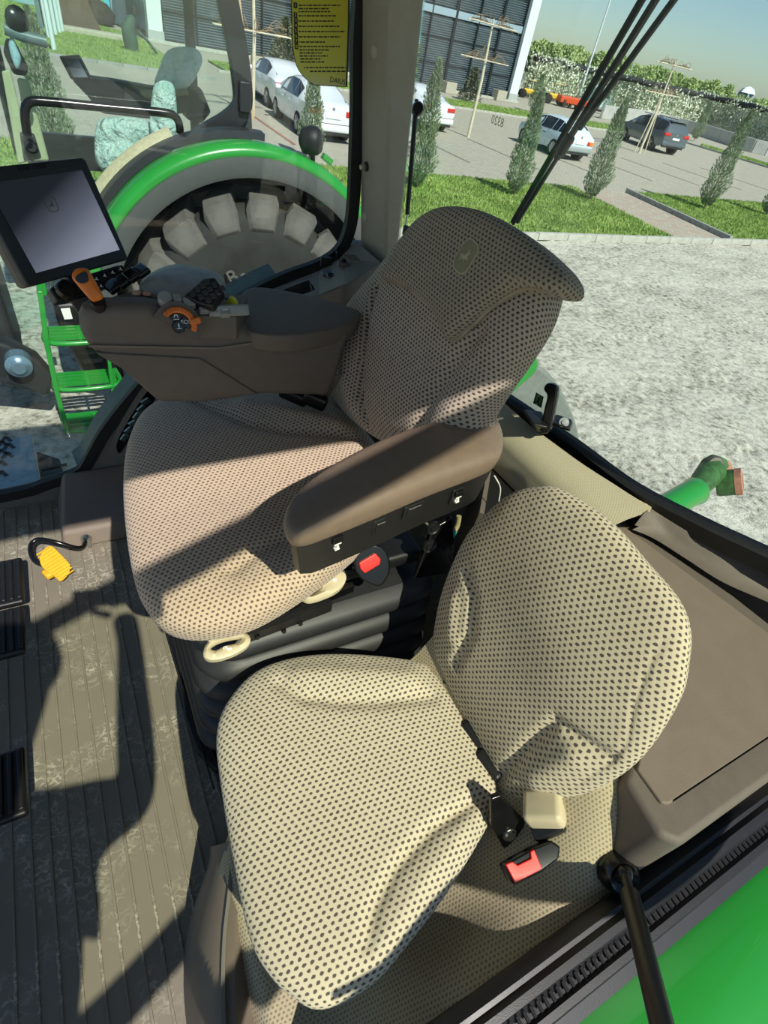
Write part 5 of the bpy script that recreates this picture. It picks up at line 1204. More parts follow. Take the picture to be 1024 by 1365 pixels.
# ------------------------------------------------------------------ cars
TIRE = mat('tyre', (30, 30, 30), .8, var=.1); RIM = mat('rim', (176, 178, 180), .35, .7, var=0); CGL = mat('car_glass', (24, 28, 32), .08, var=0, spec=.8)
LRED = mat('lamp_red', (196, 46, 38), .25, var=0); LAMB = mat('lamp_amber', (226, 132, 60), .25, var=0); PLT = mat('plate_white', (226, 230, 232), .5, var=0); TRIMB = mat('car_trim', (40, 42, 44), .5, var=0)
def car(label, pos, head, paint, L, Wd, H, wb, kind, name='car'):
    t = thing(name, label, 'car', (0, 0, 0)); a = math.atan2(head[1], head[0]); Rz = rotz(a); pos = np.array((pos[0], pos[1], GZ + .01))
    T = lambda p: Rz @ np.array(p, float) + pos                     # local: x forward from the rear axle
    xr, xf = -(L - wb) * .54, wb + (L - wb) * .46; hw = Wd / 2
    if kind == 'sedan': st = [(xr, .55, .90, .95, .80, .93), (xr + .10, .40, .95, 1.02, .84, .97), (xr + .55, .30, .98, 1.08, .80, .98), (xr + 1.15, .28, .98, 1.30, .70, 1), (xr + 1.75, .26, .97, H, .66, 1), (wb * .55, .26, .95, H, .67, 1), (wb * .80, .26, .94, H - .12, .66, 1), (wb + .12, .28, .93, 1.00, .78, 1), (wb + .60, .30, .84, .88, .78, .98), (xf - .12, .34, .70, .74, .72, .92), (xf, .45, .60, .62, .62, .80)]
    elif kind == 'hatch': st = [(xr, .50, .84, .90, .80, .92), (xr + .06, .38, .90, .98, .80, .96), (xr + .35, .32, .92, 1.16, .72, .98), (xr + .85, .28, .92, H - .03, .64, 1), (xr + 1.3, .26, .91, H, .63, 1), (wb * .55, .26, .90, H, .64, 1), (wb * .78, .26, .89, H - .12, .64, 1), (wb + .05, .28, .88, .94, .78, 1), (wb + .5, .30, .80, .83, .80, .98), (xf - .1, .36, .70, .73, .76, .94), (xf, .45, .60, .62, .70, .86)]
    else: st = [(xr, .62, 1.05, 1.12, .84, .92), (xr + .08, .45, 1.08, 1.20, .84, .96), (xr + .28, .36, 1.10, 1.55, .72, .98), (xr + .55, .34, 1.10, H - .03, .66, 1), (xr + 1.2, .32, 1.08, H, .68, 1), (wb * .55, .32, 1.06, H, .69, 1), (wb * .80, .32, 1.05, H - .16, .68, 1), (wb + .15, .34, 1.04, 1.10, .80, 1), (wb + .6, .36, .98, 1.02, .80, .98), (xf - .1, .42, .84, .88, .76, .94), (xf, .52, .70, .72, .66, .84)]
    rows = []
    for x, zb, zl, zt, wt, wf in st:
        w = hw * wf; half = [(w * .93, zb), (w, zb + .12), (w, (zb + zl) / 2 + .05), (w * .965, zl), (w * wt + .0, zt - .03), (w * wt * .85, zt), (0, zt + .015)]
        rows.append([T((x, -p[0], p[1])) for p in half] + [T((x, p[0], p[1])) for p in half[-2::-1]])
    body = MB().grid(rows); n = len(rows[0]); body.f.append(list(range(n))[::-1]); body.f.append([(len(rows) - 1) * n + i for i in range(n)])
    body.obj('body', paint, t, smooth=40)
    def pt(si, k, s): return rows[si][k] if s < 0 else rows[si][n - 1 - k]
    def patch(nm, a, b, c, d, m, off=.012, ins=.1, par=t):
        a, b, c, d = map(np.array, (a, b, c, d)); ce = (a + b + c + d) / 4; nn = np.cross(b - a, d - a); nn /= np.linalg.norm(nn)
        mid = T((wb / 2, 0, .7)); nn = nn if nn @ (ce - mid) > 0 else -nn
        q_ = [p + (ce - p) * ins + nn * off for p in (a, b, c, d)]
        return MB().prism([p - nn * .03 for p in q_], nn * .03).obj(nm, m, par, smooth=0)
    g0 = 3
    for s in (-1, 1):
        for i in range(g0, 6):
            patch('side_window', pt(i, 3, s), pt(i + 1, 3, s), pt(i + 1, 4, s), pt(i, 4, s), CGL, ins=.08)
        if kind != 'sedan': patch('side_window', pt(2, 3, s), pt(3, 3, s), pt(3, 4, s), pt(2, 4, s), CGL, ins=.14)
        for wx in (0, wb):
            r_ = .33 if kind != 'suv' else .38
            c = np.array((wx, s * (hw - .02), r_ - .01)); dv = Rz @ np.array((0, s, 0.))
            arch = MB().lathe([(0, .012), (r_ * 1.16, .012), (r_ * 1.16, -.2)], T(c), dv, 22).obj('wheel_arch', TRIMB, t, smooth=30)
            wl = MB().lathe([(r_ * .62, .03), (r_ * .95, .028), (r_, .01), (r_, -.2)], T(c), dv, 22).obj('wheel', TIRE, t, smooth=40)
            MB().lathe([(0, .03), (r_ * .1, .032), (r_ * .15, .022), (r_ * .6, .024), (r_ * .66, .034), (r_ * .66, 0)], T(c), dv, 22).obj('rim', TRIMB if kind == 'suv' else RIM, wl, smooth=30)
            for k in range(5):
                an = k * 2 * math.pi / 5; e1, e2 = Rz @ np.array((1., 0, 0)), np.array((0, 0, 1.)); dr = e1 * math.cos(an) + e2 * math.sin(an)
                MB().sweep([T(c) + dv * .034, T(c) + dv * .036 + dr * r_ * .62], [(-.03, -.01), (.03, -.01), (.03, .01), (-.03, .01)], upv=dv).obj('spoke', RIM, wl)
        MB().box(T((wb * .80, s * (hw + .07), st[6][2] + .06)), (.12, .2, .14), Rz).obj('mirror', paint, t, bevel=.04)
        for hx_ in (wb * .38, wb * .70): MB().box(T((hx_, s * (hw * .985 + .008), st[5][2] - .14)), (.18, .03, .03), Rz).obj('door_handle', TRIMB if kind == 'hatch' else paint, t, bevel=.008)
        for dx_ in (wb * .27, wb * .57): MB().sweep([T((dx_, s * (hw + .002), .36)), T((dx_, s * (hw * .97), st[5][2]))], [(-.006, -.004), (.006, -.004), (.006, .004), (-.006, .004)], upv=(0, 0, 1) if 0 else (Rz @ np.array((0, 1., 0)))).obj('door_gap', TRIMB, t)
        if kind == 'sedan': MB().box(T((xr + .06, s * hw * .70, .84)), (.16, .40, .17), Rz).obj('tail_lamp', LRED, t, bevel=.03)
        elif kind == 'hatch':
            MB().box(T((xr + .03, s * hw * .78, .72)), (.10, .20, .15), Rz).obj('tail_lamp', LAMB, t, bevel=.01); MB().box(T((xr + .03, s * hw * .58, .72)), (.10, .14, .15), Rz).obj('tail_lamp', LRED, t, bevel=.01)
        else: MB().box(T((xr + .07, s * hw * .74, 1.02)), (.20, .46, .17), Rz).obj('tail_lamp', LRED, t, bevel=.05)
    r0 = 2 if kind != 'sedan' else 2; r1 = 4 if kind == 'sedan' else 3
    patch('rear_window', pt(r0, 4, -1), pt(r0, 4, 1), pt(r1, 4, 1), pt(r1, 4, -1), CGL, ins=.10, off=.03)
    patch('windscreen', pt(6, 4, -1), pt(6, 4, 1), pt(7, 4, 1), pt(7, 4, -1), CGL, ins=.08, off=.02)
    zp = {'sedan': .74, 'hatch': .72, 'suv': .84}[kind]
    pl_ = MB().box(T((xr - .005, 0, zp)), (.04, .52, .12), Rz).obj('number_plate', PLT, t, bevel=.005)
    zz = {'sedan': .42, 'hatch': .46, 'suv': .56}[kind]
    MB().box(T((xr + .06, 0, zz)), (.22, Wd * .94, .22), Rz).obj('bumper', mat('bumper_grey', (150, 160, 160), .4) if kind == 'hatch' else paint, t, bevel=.06)
    MB().box(T((xr + .10, 0, zz - .14)), (.2, Wd * .82, .14), Rz).obj('bumper_skirt', TRIMB, t, bevel=.03)
    em_ = MB().lathe([(0, .012), (.04, .012), (.05, 0)], T((xr - .0, 0, zp + .20)), Rz @ np.array((-1., 0, 0)), 14).obj('badge', RIM, t, smooth=40)
    if kind == 'suv':
        MB().box(T((xr + .42, 0, H - .02)), (.34, Wd * .62, .04), Rz).obj('roof_spoiler', paint, t, bevel=.015)
        for s in (-1, 1):
            MB().sweep([T((.2, s * hw * .62, H + .035)), T((wb * .75, s * hw * .62, H + .03))], [(-.02, -.02), (.02, -.02), (.02, .02), (-.02, .02)]).obj('roof_rail', TRIMB, t)
            MB().cyl(T((xr - .01, s * hw * .6, .48)), T((xr + .1, s * hw * .6, .48)), .05).obj('exhaust_tip', RIM, t, smooth=50)
    if kind == 'hatch': MB().box(T((-.05, -hw + .2, .25)), (.03, .24, .30), Rz).obj('mud_flap', TRIMB, t)
    return t
WHT = mat('car_white', (224, 230, 232), .25, var=0, coat=.6); WHB = mat('car_white_blue', (206, 222, 226), .3, var=0, coat=.4); GRYC = mat('car_grey', (96, 108, 114), .25, .3, var=0, coat=.8)
car('white sedan nearest beyond the other tractor, rear facing the cab', (8.86, 21.1), (.06, 1), WHT, 4.67, 1.81, 1.46, 2.69, 'sedan')
car('white sedan parked ahead of the nearest white sedan', (9.45, 26.2), (.04, 1), WHT, 4.67, 1.81, 1.46, 2.69, 'sedan')
car('white sedan half hidden behind the grey pillar', (16.15, 26.2), (.05, 1), WHT, 4.5, 1.80, 1.46, 2.65, 'sedan')
car('old white hatchback parked behind the wiper', (21.75, 22.6), (.08, 1), WHB, 4.0, 1.65, 1.40, 2.46, 'hatch')
car('dark grey sport utility car parked right of the wiper', (35.5, 28.6), (.22, 1), GRYC, 4.85, 1.95, 1.70, 2.9, 'suv')

# ------------------------------------------------------------------ right background: wall, orchard, net, trees, poles, machines
wal = tag(bpy.data.objects.new('boundary_wall', None), kind='structure'); COL.objects.link(wal); wal.location = (57, 20, GZ)
wp = [at(x, y, z=GZ) for x, y in [(1060, 216), (1000, 203), (930, 181), (870, 166), (800, 158)]]; wp = spline([p[:2] for p in wp], 26)
WC = mat('wall_concrete', (176, 178, 172), .85, var=.08, vs=2)
for i in range(25):
    a, b = np.append(wp[i], GZ), np.append(wp[i + 1], GZ); d = b - a; Lw = np.linalg.norm(d); an = math.atan2(d[1], d[0])
    MB().box((a + b) / 2 + np.array((0, 0, .5)), (Lw * .985, .25, 1.0), rotz(an)).obj('wall_panel', WC, wal, bevel=.03)
op = spline([at(x, y, z=GZ)[:2] + np.array((2.0, 1.0)) for x, y in [(1070, 219), (1024, 205), (930, 176), (840, 158), (760, 140), (690, 128)]], 60)
def oproto(k):
    n = 560; P = np.column_stack([rng.normal(0, .42, n), rng.normal(0, .42, n), rng.uniform(.35, 3.0, n)]); D = rng.normal(size=(n, 3)) + np.array((0, 0, .8))
    t = thing('orchard_tree', 'pale leafy orchard tree in the netted row behind the concrete wall', 'tree', (0, 0, 0), 'orchard row behind the wall')
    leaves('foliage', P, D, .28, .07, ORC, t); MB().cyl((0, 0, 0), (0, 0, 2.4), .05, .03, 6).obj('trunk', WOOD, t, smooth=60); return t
pr = [oproto(i) for i in range(3)]
for i in range(60):
    o = pr[i] if i < 3 else clone(pr[i % 3]); o.location = (float(op[i][0]), float(op[i][1]), GZ); o.rotation_euler = (0, 0, random.uniform(0, 6)); sc_ = random.uniform(.9, 1.12); o.scale = (sc_, sc_, sc_)
pp0 = None
for i in range(0, 60, 2):
    p = np.append(op[i], GZ) + np.array((-.6, -.4, 0))
    if pp0 is None:
        pp0 = MB().cyl(p, p + np.array((0, 0, 3.0)), .06, .05, 7).obj('orchard_post', WOOD, smooth=60); tag(pp0, 'pale post standing in the orchard row under the rolled net', 'post', 'orchard posts'); p0_ = p
    else:
        o = pp0.copy(); COL.objects.link(o); o.location = Vector(p - p0_)
tag(MB().tube([np.append(q_, GZ + 3.0 + .04 * math.sin(i * 1.3)) + np.array((-.6, -.4, 0)) for i, q_ in enumerate(op)], .24, 8).obj('rolled_net', mat('net_black', (36, 40, 42), .8, var=.2, vs=3), smooth=60), 'long black rolled hail net on top of the orchard posts', 'net')
fo = None
for i in range(44):
    px = 640 + i * 9.4; d = ray(px, 135 - 60 + (px - 640) * .22); d = d / np.hypot(d[0], d[1]); dist = 118 + 10 * random.random(); p = EYE + d * dist; p[2] = GZ
    if fo is None:
        n = 1500; t_ = rng.random(n); r = 2.6 * np.sin(np.clip(t_, .05, .97) * np.pi) ** .6; a = rng.uniform(0, 6.28, n); q_ = r * rng.random(n) ** .4
        P = np.column_stack([np.cos(a) * q_, np.sin(a) * q_, 1.2 + 7.0 * t_])
        fo = thing('far_tree', 'pale green tree in the far row beyond the orchard', 'tree', (0, 0, 0), 'far tree line')
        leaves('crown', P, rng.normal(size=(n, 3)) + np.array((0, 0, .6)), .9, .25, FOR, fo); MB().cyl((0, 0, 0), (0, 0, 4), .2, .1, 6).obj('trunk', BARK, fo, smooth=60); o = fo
    else: o = clone(fo)
    o.location = [float(v) for v in p]; s = random.uniform(.9, 1.1) * (.60 if px < 880 else .54 if px < 960 else .44); o.scale = (s * .85, s * .85, s); o.rotation_euler = (0, 0, random.uniform(0, 6))
b = at(768, 141, z=GZ); tag(MB().loft([(b, .12), (b + np.array((0, 0, 9)), .07), (b + np.array((0, 0, 14)), .05)], 10).obj('lamp_pole', mat('pole_white', (206, 218, 222), .4), smooth=60), 'tall pale pole rising left of the wiper blades', 'pole')
b = at(824, 140, z=GZ); tag(MB().loft([(b, .08), (b + np.array((0, 0, 5.6)), .06)], 8).obj('fence_pole', mat('pole_green', (150, 178, 176), .4), smooth=60), 'thinner pale pole right of the wiper blades', 'pole')
YEL = mat('machine_yellow', (226, 186, 44), .4, var=.05); ORG = mat('machine_orange', (206, 80, 36), .45, var=.05)
def machine(px, py, s, label):
    b = at(px, py, z=GZ); t = thing('loader', label, 'machine', b); Rr = rotz(-.5); T = lambda x, y, z: b + Rr @ (np.array((x, y, z)) * s)
    MB().box(T(0, 0, 1.0), np.array((2.2, 1.4, .7)) * s, Rr).obj('hull', YEL, t, bevel=.1)
    for x in (-.4, .7):
        for y in (-.6, .6): MB().cyl(T(x, y, 1.3), T(x, y, 2.5), .05 * s).obj('post', mat('machine_dark', (58, 54, 46), .6), t)
    MB().box(T(.15, 0, 2.55), np.array((1.5, 1.5, .12)) * s, Rr).obj('canopy', mat('machine_cream', (196, 180, 120), .5), t, bevel=.03)
    for x in (-1.1, 1.1):
        for y in (-.75, .75): MB().lathe([(0, .15), (.35 * s, .15), (.6 * s, .1), (.6 * s, -.15)], T(x, y, .6), Rr @ np.array((0, 1. if y > 0 else -1., 0)), 18).obj('wheel', TIRE, t, smooth=40)
    MB().hexa([T(1.6, -.8, .2), T(2.3, -.8, .2), T(2.3, .8, .2), T(1.6, .8, .2)], [T(1.5, -.8, .9), T(1.8, -.8, .9), T(1.8, .8, .9), T(1.5, .8, .9)]).obj('bucket', YEL, t, bevel=.04)
machine(737, 139, .62, 'yellow loader with a canopy parked below the orchard')
machine(703, 131, .55, 'smaller yellow machine next to the white corner column')
b = at(759, 144, z=GZ); t = thing('implement', 'orange farm implement parked right of the yellow loader', 'implement', b)
MB().box(b + np.array((0, 0, .6)), (3.0, 1.6, .5), rotz(-.3)).obj('frame', ORG, t, bevel=.06)
for k in range(4): MB().cyl(b + np.array((-1.2 + k * .8, -.4, 0)), b + np.array((-1.2 + k * .8, -.4, .6)), .16).obj('roller', mat('machine_dark', (58, 54, 46)), t, smooth=50)
b = at(792, 147, z=GZ); t = thing('parked_van', 'small pale teal van partly hidden by the wiper', 'van', b); TEA = mat('van_teal', (176, 206, 206), .4)
MB().hexa([b + np.array(p) for p in [(-1.4, -.9, .3), (1.6, -.9, .3), (1.6, .9, .3), (-1.4, .9, .3)]], [b + np.array(p) for p in [(-1.2, -.8, 1.9), (.9, -.8, 1.9), (.9, .8, 1.9), (-1.2, .8, 1.9)]]).obj('body', TEA, t, bevel=.12)
MB().box(b + np.array((-.2, -.88, 1.45)), (1.6, .05, .5)).obj('side_window', CGL, t)
for x in (-.9, 1.1): MB().lathe([(0, .05), (.2, .05), (.33, .03), (.33, -.2)], b + np.array((x, -.85, .33)), (0, -1, 0), 16).obj('wheel', TIRE, t, smooth=40)
d = ray(1000, 116); d /= np.hypot(d[0], d[1]); b = EYE + d * 150; t = thing('roof_turret', 'small white turret roof far off above the orchard net', 'turret', (b[0], b[1], GZ))
MB().box((b[0], b[1], GZ + 2.2), (2.2, 2.2, 4.4)).obj('body', mat('turret_grey', (150, 166, 168), .6), t, bevel=.05); MB().lathe([(1.9, 0), (1.2, .7), (.3, 1.0), (0, 1.0)], (b[0], b[1], GZ + 4.4), (0, 0, 1), 4).obj('roof', WCOL, t, smooth=10)

# ------------------------------------------------------------------ left background
POLE = mat('flag_white', (206, 222, 224), .4, var=0); fp = None
for i, (px, py) in enumerate([(57, 46), (66, 53), (73, 70), (75, 49), (80, 46), (84, 45)]):
    b = at(px, py, z=GZ)
    if fp is None: fp = MB().cyl(b, b + np.array((0, 0, 10)), .10, .06, 8).obj('flagpole', POLE, smooth=60); b0_ = b; o = fp
    else: o = fp.copy(); COL.objects.link(o); o.location = Vector(b - b0_)
    tag(o, ['leftmost white flagpole on the far left lawn', 'second white flagpole from the left on the far lawn', 'white flagpole standing nearest the paving', 'fourth white flagpole from the left on the far lawn', 'second white flagpole from the brown monument', 'white flagpole closest to the brown monument'][i], 'pole', 'white flagpoles')
b = at(100, 44, z=GZ); t = thing('brown_monument', 'tall dark brown tapering block on the left lawn behind the flagpoles', 'monument', b)
MB().hexa([b + np.array(p) for p in [(-1.5, 0, 0), (1.5, 0, 0), (1.5, 2.5, 0), (-1.5, 2.5, 0)]], [b + np.array(p) for p in [(-1.3, .3, 5), (-.5, .3, 5), (-.5, 2, 5), (-1.3, 2, 5)]]).obj('block', mat('brown_block', (96, 82, 70), .85, var=.15, vs=.8), t, bevel=.1)
MB().box(b + np.array((.8, -.6, .15)), (3.6, 1.0, .3)).obj('ledge', CONC, t, bevel=.06)
b = at(184, 71, z=GZ); t = thing('green_sculpture', 'dark green hunched garden sculpture on the left lawn', 'sculpture', b); GSC = mat('sculpture_green', (46, 78, 62), .7, var=.2, vs=3)
MB().loft([(b + np.array((-.25, 0, 0)), .30), (b + np.array((-.3, 0, .5)), .36), (b + np.array((-.35, 0, .95)), .32), (b + np.array((-.15, 0, 1.3)), .22), (b + np.array((.0, 0, 1.42)), .1)], 12).obj('body', GSC, t, smooth=60)
MB().loft([(b + np.array((.0, 0, 1.42)), .12), (b + np.array((.05, 0, 1.6)), .19), (b + np.array((.05, 0, 1.82)), .1)], 10).obj('head', mat('sculpture_dark', (36, 40, 38), .7), t, smooth=60)
MB().tube([b + np.array((.1, 0, .9)), b + np.array((.6, 0, .5)), b + np.array((1.0, 0, .05))], .06, 8).obj('limb', GSC, t, smooth=60)
b = at(181, 37, z=GZ); t = thing('white_kiosk', 'white kiosk with a glazed door at the far left', 'kiosk', b)
MB().box(b + np.array((0, 1, 1.7)), (3.0, 2.4, 3.4)).obj('shell', WCOL, t, bevel=.05); MB().box(b + np.array((.1, -.22, 1.3)), (1.3, .1, 2.3)).obj('door', wb, t)
b = at(97, 12, z=GZ); t = thing('white_board', 'white notice board on the far left', 'board', b); MB().box(b + np.array((0, 0, 1.6)), (4.0, .15, 2.6)).obj('panel', WCOL, t, bevel=.03); MB().box(b + np.array((0, -.1, 2.3)), (3.4, .05, .5)).obj('header', mat('sign_dark', (60, 76, 84), .6), t)
for i, (px, col) in enumerate([(122, (214, 96, 50)), (126, (96, 176, 84)), (134, (80, 190, 214)), (142, (44, 98, 96)), (152, (124, 62, 56)), (160, (130, 60, 58))]):
    b = at(px, 27 + (px - 122) * .12, z=GZ); tag(MB().box(b + np.array((0, 0, 2.2)), (1.5, .12, 3.2)).obj('banner', mat('banner_%d' % i, col, .6, var=.06), bevel=.02), ['orange', 'green', 'light blue', 'dark teal', 'dark red', 'brick red'][i] + ' display banner standing at the far end of the left lawn', 'banner', None)
b = at(140, 26, z=GZ); tag(MB().box(b + np.array((2, 1.2, 3.0)), (22, .3, 6)).obj('pavilion', mat('pavilion_glass', (126, 168, 172), .3, var=.2, vs=.6), bevel=.05), 'pale glazed pavilion wall behind the banners', 'building')
b = at(134, 33, z=GZ); tag(MB().lathe([(.0, .0), (.9, .1), (1.0, .6), (.6, 1.1), (0, 1.3)], b, (0, 0, 1), 12).obj('dark_shrub', mat('shrub_dark', (60, 54, 50), .9, var=.3, vs=4), smooth=60), 'round dark shrub at the far edge of the left lawn', 'shrub')
# ------------------------------------------------------------------ the other tractor
nt = thing('tractor', 'green farm tractor parked alongside, seen through the right window', 'tractor', (1.5, 5.2, GZ))
wc = np.array((1.5, 0, -.93)); YT = 4.82
def wpt(r, deg, y): a = math.radians(deg); return np.array((wc[0] + r * math.cos(a), y, wc[2] + r * math.sin(a)))
TY = mat('tractor_tyre', (92, 90, 84), .85, var=.22, vs=9, bump=.3, bs=60); TYD = mat('tyre_dark', (42, 43, 40), .85, var=.2, vs=6)
cA_ = (wc[0], YT, wc[2])
tyre = MB().lathe([(.34, .16), (.40, .05), (.62, -.015), (.86, .0), (.93, .04), (.965, .12), (.97, .62), (.93, .70), (.36, .60)], cA_, (0, 1, 0), 72).obj('rear_tyre', TYD, nt, smooth=40)
NL = 17
def lugm(mb, side):
    def P(r, da, y): a = math.radians(90 + da); return np.array((wc[0] + r * math.cos(a), y, wc[2] + r * math.sin(a)))
    e = YT if side < 0 else YT + .68
    q = (lambda o: e + o) if side < 0 else (lambda o: e - o)
    secs = [(0.0, 7.6, -6.4, 1.045), (.10, 6.0, -7.0, 1.068), (.24, 1.0, -9.5, 1.068), (.38, -5.5, -13.5, 1.062)]
    L = [P(.955, a + 1.6, q(o + .02)) for o, a, b, r in secs]; T1 = [P(r, a, q(o)) for o, a, b, r in secs]; T2 = [P(r, b, q(o)) for o, a, b, r in secs]; Rr_ = [P(.955, b - 1.4, q(o + .02)) for o, a, b, r in secs]
    mb.grid([L, T1, T2, Rr_]); mb.add([L[-1], T1[-1], T2[-1], Rr_[-1]], [(0, 1, 2, 3)])
    S = [P(.80, 8.4, q(-.005)), P(.80, -7.4, q(-.005)), P(.83, 6.6, q(-.035)), P(.83, -5.6, q(-.035))]
    mb.add([L[0], T1[0], T2[0], Rr_[0]] + S, [(0, 1, 6, 4), (1, 2, 7, 6), (2, 3, 5, 7), (4, 6, 7, 5)])
for side in (-1, 1):
    mb = MB(); lugm(mb, side); base = mb.obj('tread_lug', TY, nt, smooth=0, bevel=.012)
    me = base.data; off = Vector((wc[0], 0, wc[2])) - Vector((nt.location[0], 0, nt.location[2]))
    co = np.zeros(len(me.vertices) * 3); me.vertices.foreach_get('co', co); co = co.reshape(-1, 3) - np.array(off); me.vertices.foreach_set('co', co.ravel())
    base.location = off
    for k in range(NL):
        o = base if k == 0 else base.copy()
        if k: COL.objects.link(o)
        o.rotation_euler = (0, math.radians(360 / NL * (k + (.5 if side > 0 else 0) + .2)), 0)
FTy = frame((wc[0], YT - .016, wc[2]), (0, 0, 1), (0, -1, 0))
RAISED = mat('tyre_letters', (88, 87, 82), .8, var=.1)
for ch, px, py in (('L', 296, 379), ('B', 310, 370), ('-', 323, 364)):
    q_ = onp(FTy, px, py); text_obj('tyre_letter', ch, FTy, q_[0], q_[1], .17, RAISED, tyre, h=.002, ext=.008, rot=math.atan2(q_[1], q_[0]) - math.pi / 2)
MB().lathe([(0, .12), (.2, .12), (.22, .18), (.32, .24), (.36, .16)], cA_, (0, 1, 0), 36).obj('wheel_disc', mat('wheel_yellow', (214, 178, 40), .4), nt, smooth=40)
def band(name, m, secs, degs, **kw): return MB().grid([[wpt(r, d, y) for r, y in secs] for d in degs]).obj(name, m, nt, **kw)
CB0 = mat('cab_frame_black', (40, 42, 44), .35, var=.04)
dg = np.linspace(18, 178, 60)
band('fender_skirt', mat('skirt_dark', (74, 78, 76), .5, var=.04), [(1.20, 4.86), (1.195, 4.80), (1.23, 4.785), (1.33, 4.80), (1.34, 4.83), (1.33, 4.9), (1.20, 4.9)], dg, smooth=50)
band('fender', M['green'], [(1.335, 4.82), (1.36, 4.81), (1.405, 4.84), (1.42, 4.92), (1.40, 5.1), (1.30, 5.42), (1.2, 5.5)], np.linspace(44, 176, 50), smooth=60)
band('fender_liner', M['rubber'], [(1.22, 4.9), (1.30, 5.5), (1.1, 5.7), (.5, 5.72)], np.linspace(10, 200, 50), smooth=60)
band('fender_trim', CB0, [(1.405, 5.08), (1.455, 5.09), (1.46, 5.2)], np.linspace(84, 172, 40), smooth=50)
band('cab_strip', mat('cream_wall', (176, 174, 140), .7), [(1.46, 5.20), (1.50, 5.26), (1.50, 5.32)], np.linspace(112, 165, 24), smooth=50)
# lamp on the fender
b = at(416, 205, y=5.0); lp = MB().lathe([(0, .07), (.075, .065), (.10, .03), (.105, -.02), (.09, -.09), (.03, -.12)], at(418, 188, y=5.0), (.75, -.5, .1), 20).obj('work_lamp', M['rubber'], nt, smooth=60)
MB().cyl(at(417, 196, y=5.0), at(417, 215, y=5.0), .02).obj('lamp_stalk', M['black'], lp, smooth=60)
MB().box(at(436, 212, y=5.0), (.10, .06, .05), roty(.5)).obj('fender_bracket', M['green'], nt, bevel=.01)
# cab
YN = 5.40
def n_(px, py, y=YN): return at(px, py, y=y)
CB = mat('cab_frame_black', (40, 42, 44), .35, var=.04)
post = spline([n_(297, -40), n_(303, 0), n_(315, 60), n_(322, 110), n_(322, 140), n_(306, 160), n_(270, 182), n_(240, 204), n_(222, 222)], 44)
MB().sweep(post, [(-.07, -.055), (.07, -.055), (.08, .0), (.05, .05), (-.05, .05), (-.08, 0)], upv=(0, 1, 0)).obj('door_frame', CB, nt, smooth=50)
MB().prism([n_(*p, 5.44) for p in [(336, 148), (338, 190), (300, 198), (262, 222), (235, 262), (215, 250), (226, 224), (262, 186), (308, 160)]], (0, .25, 0)).obj('corner_panel', mat('corner_grey', (60, 64, 66), .5), nt, bevel=.02)
MB().sweep([n_(326, 108, 5.33), n_(326, 150, 5.33)], [(-.045, -.03), (.045, -.03), (.045, .03), (-.045, .03)], upv=(0, 1, 0)).obj('hinge', CB, nt, bevel=.012)
MB().sweep([n_(311, -30, 5.52), n_(322, 60, 5.52), n_(334, 160, 5.52)], [(-.03, -.02), (.03, -.02), (.03, .02), (-.03, .02)], upv=(0, 1, 0)).obj('pillar_edge', mat('pillar_cream', (196, 172, 138), .6), nt)
door_poly = [n_(-120, -40), n_(297, -40), n_(303, 0), n_(315, 60), n_(322, 130), n_(300, 160), n_(262, 186), n_(222, 222), n_(200, 262), n_(150, 330), n_(110, 420), n_(-120, 480)]
MB().prism([p + np.array((0, .01, 0)) for p in door_poly], (0, .008, 0)).obj('door_glass', glassmat('cab_glass', (.90, .975, .945), 1.2, dirt=.012), nt, smooth=0)
MB().sweep(spline([n_(222, 222), n_(200, 262), n_(165, 310), n_(140, 360)], 20), [(-.03, -.05), (.03, -.05), (.03, .03), (-.03, .03)], upv=(0, 1, 0)).obj('door_seal', M['rubber'], nt, smooth=50)
# own cab wall under glass
MB().prism([n_(*p, 5.62) for p in [(236, 205), (220, 226), (196, 262), (162, 310), (150, 345), (170, 330), (205, 285), (240, 240)]], (0, .06, 0)).obj('inner_wall', mat('cream_wall', (176, 174, 140), .7), nt, bevel=.01)
# hand rails
def rail(pts, r, y, nm='hand_rail'): MB().tube(spline([n_(*p, y) for p in pts], 40), r, 10).obj(nm, M['blackg'], nt, smooth=60)
rail([(36, 178), (33, 150), (38, 137), (55, 135), (140, 143), (215, 150), (232, 154), (239, 165), (240, 178)], .030, 5.30)
rail([(143, 262), (160, 240), (180, 215), (196, 206), (224, 191)], .034, 5.28)
rail([(180, 222), (205, 206), (218, 195)], .014, 5.28, 'door_stay')
# roof, far pillars
MB().box((.7, 6.3, 1.62), (2.2, 1.9, .16)).obj('roof', M['green'], nt, bevel=.05)
for x, y in ((-.15, 7.15), (1.55, 7.15)): MB().cyl((x, y, -.2), (x, y, 1.6), .05).obj('far_pillar', CB, nt, smooth=60)
MB().box((.75, 7.16, -.15), (1.7, .06, .3)).obj('far_sill', CB, nt)
MB().box((.72, 6.3, -.42), (1.75, 1.75, .06)).obj('cab_floor', CB, nt)
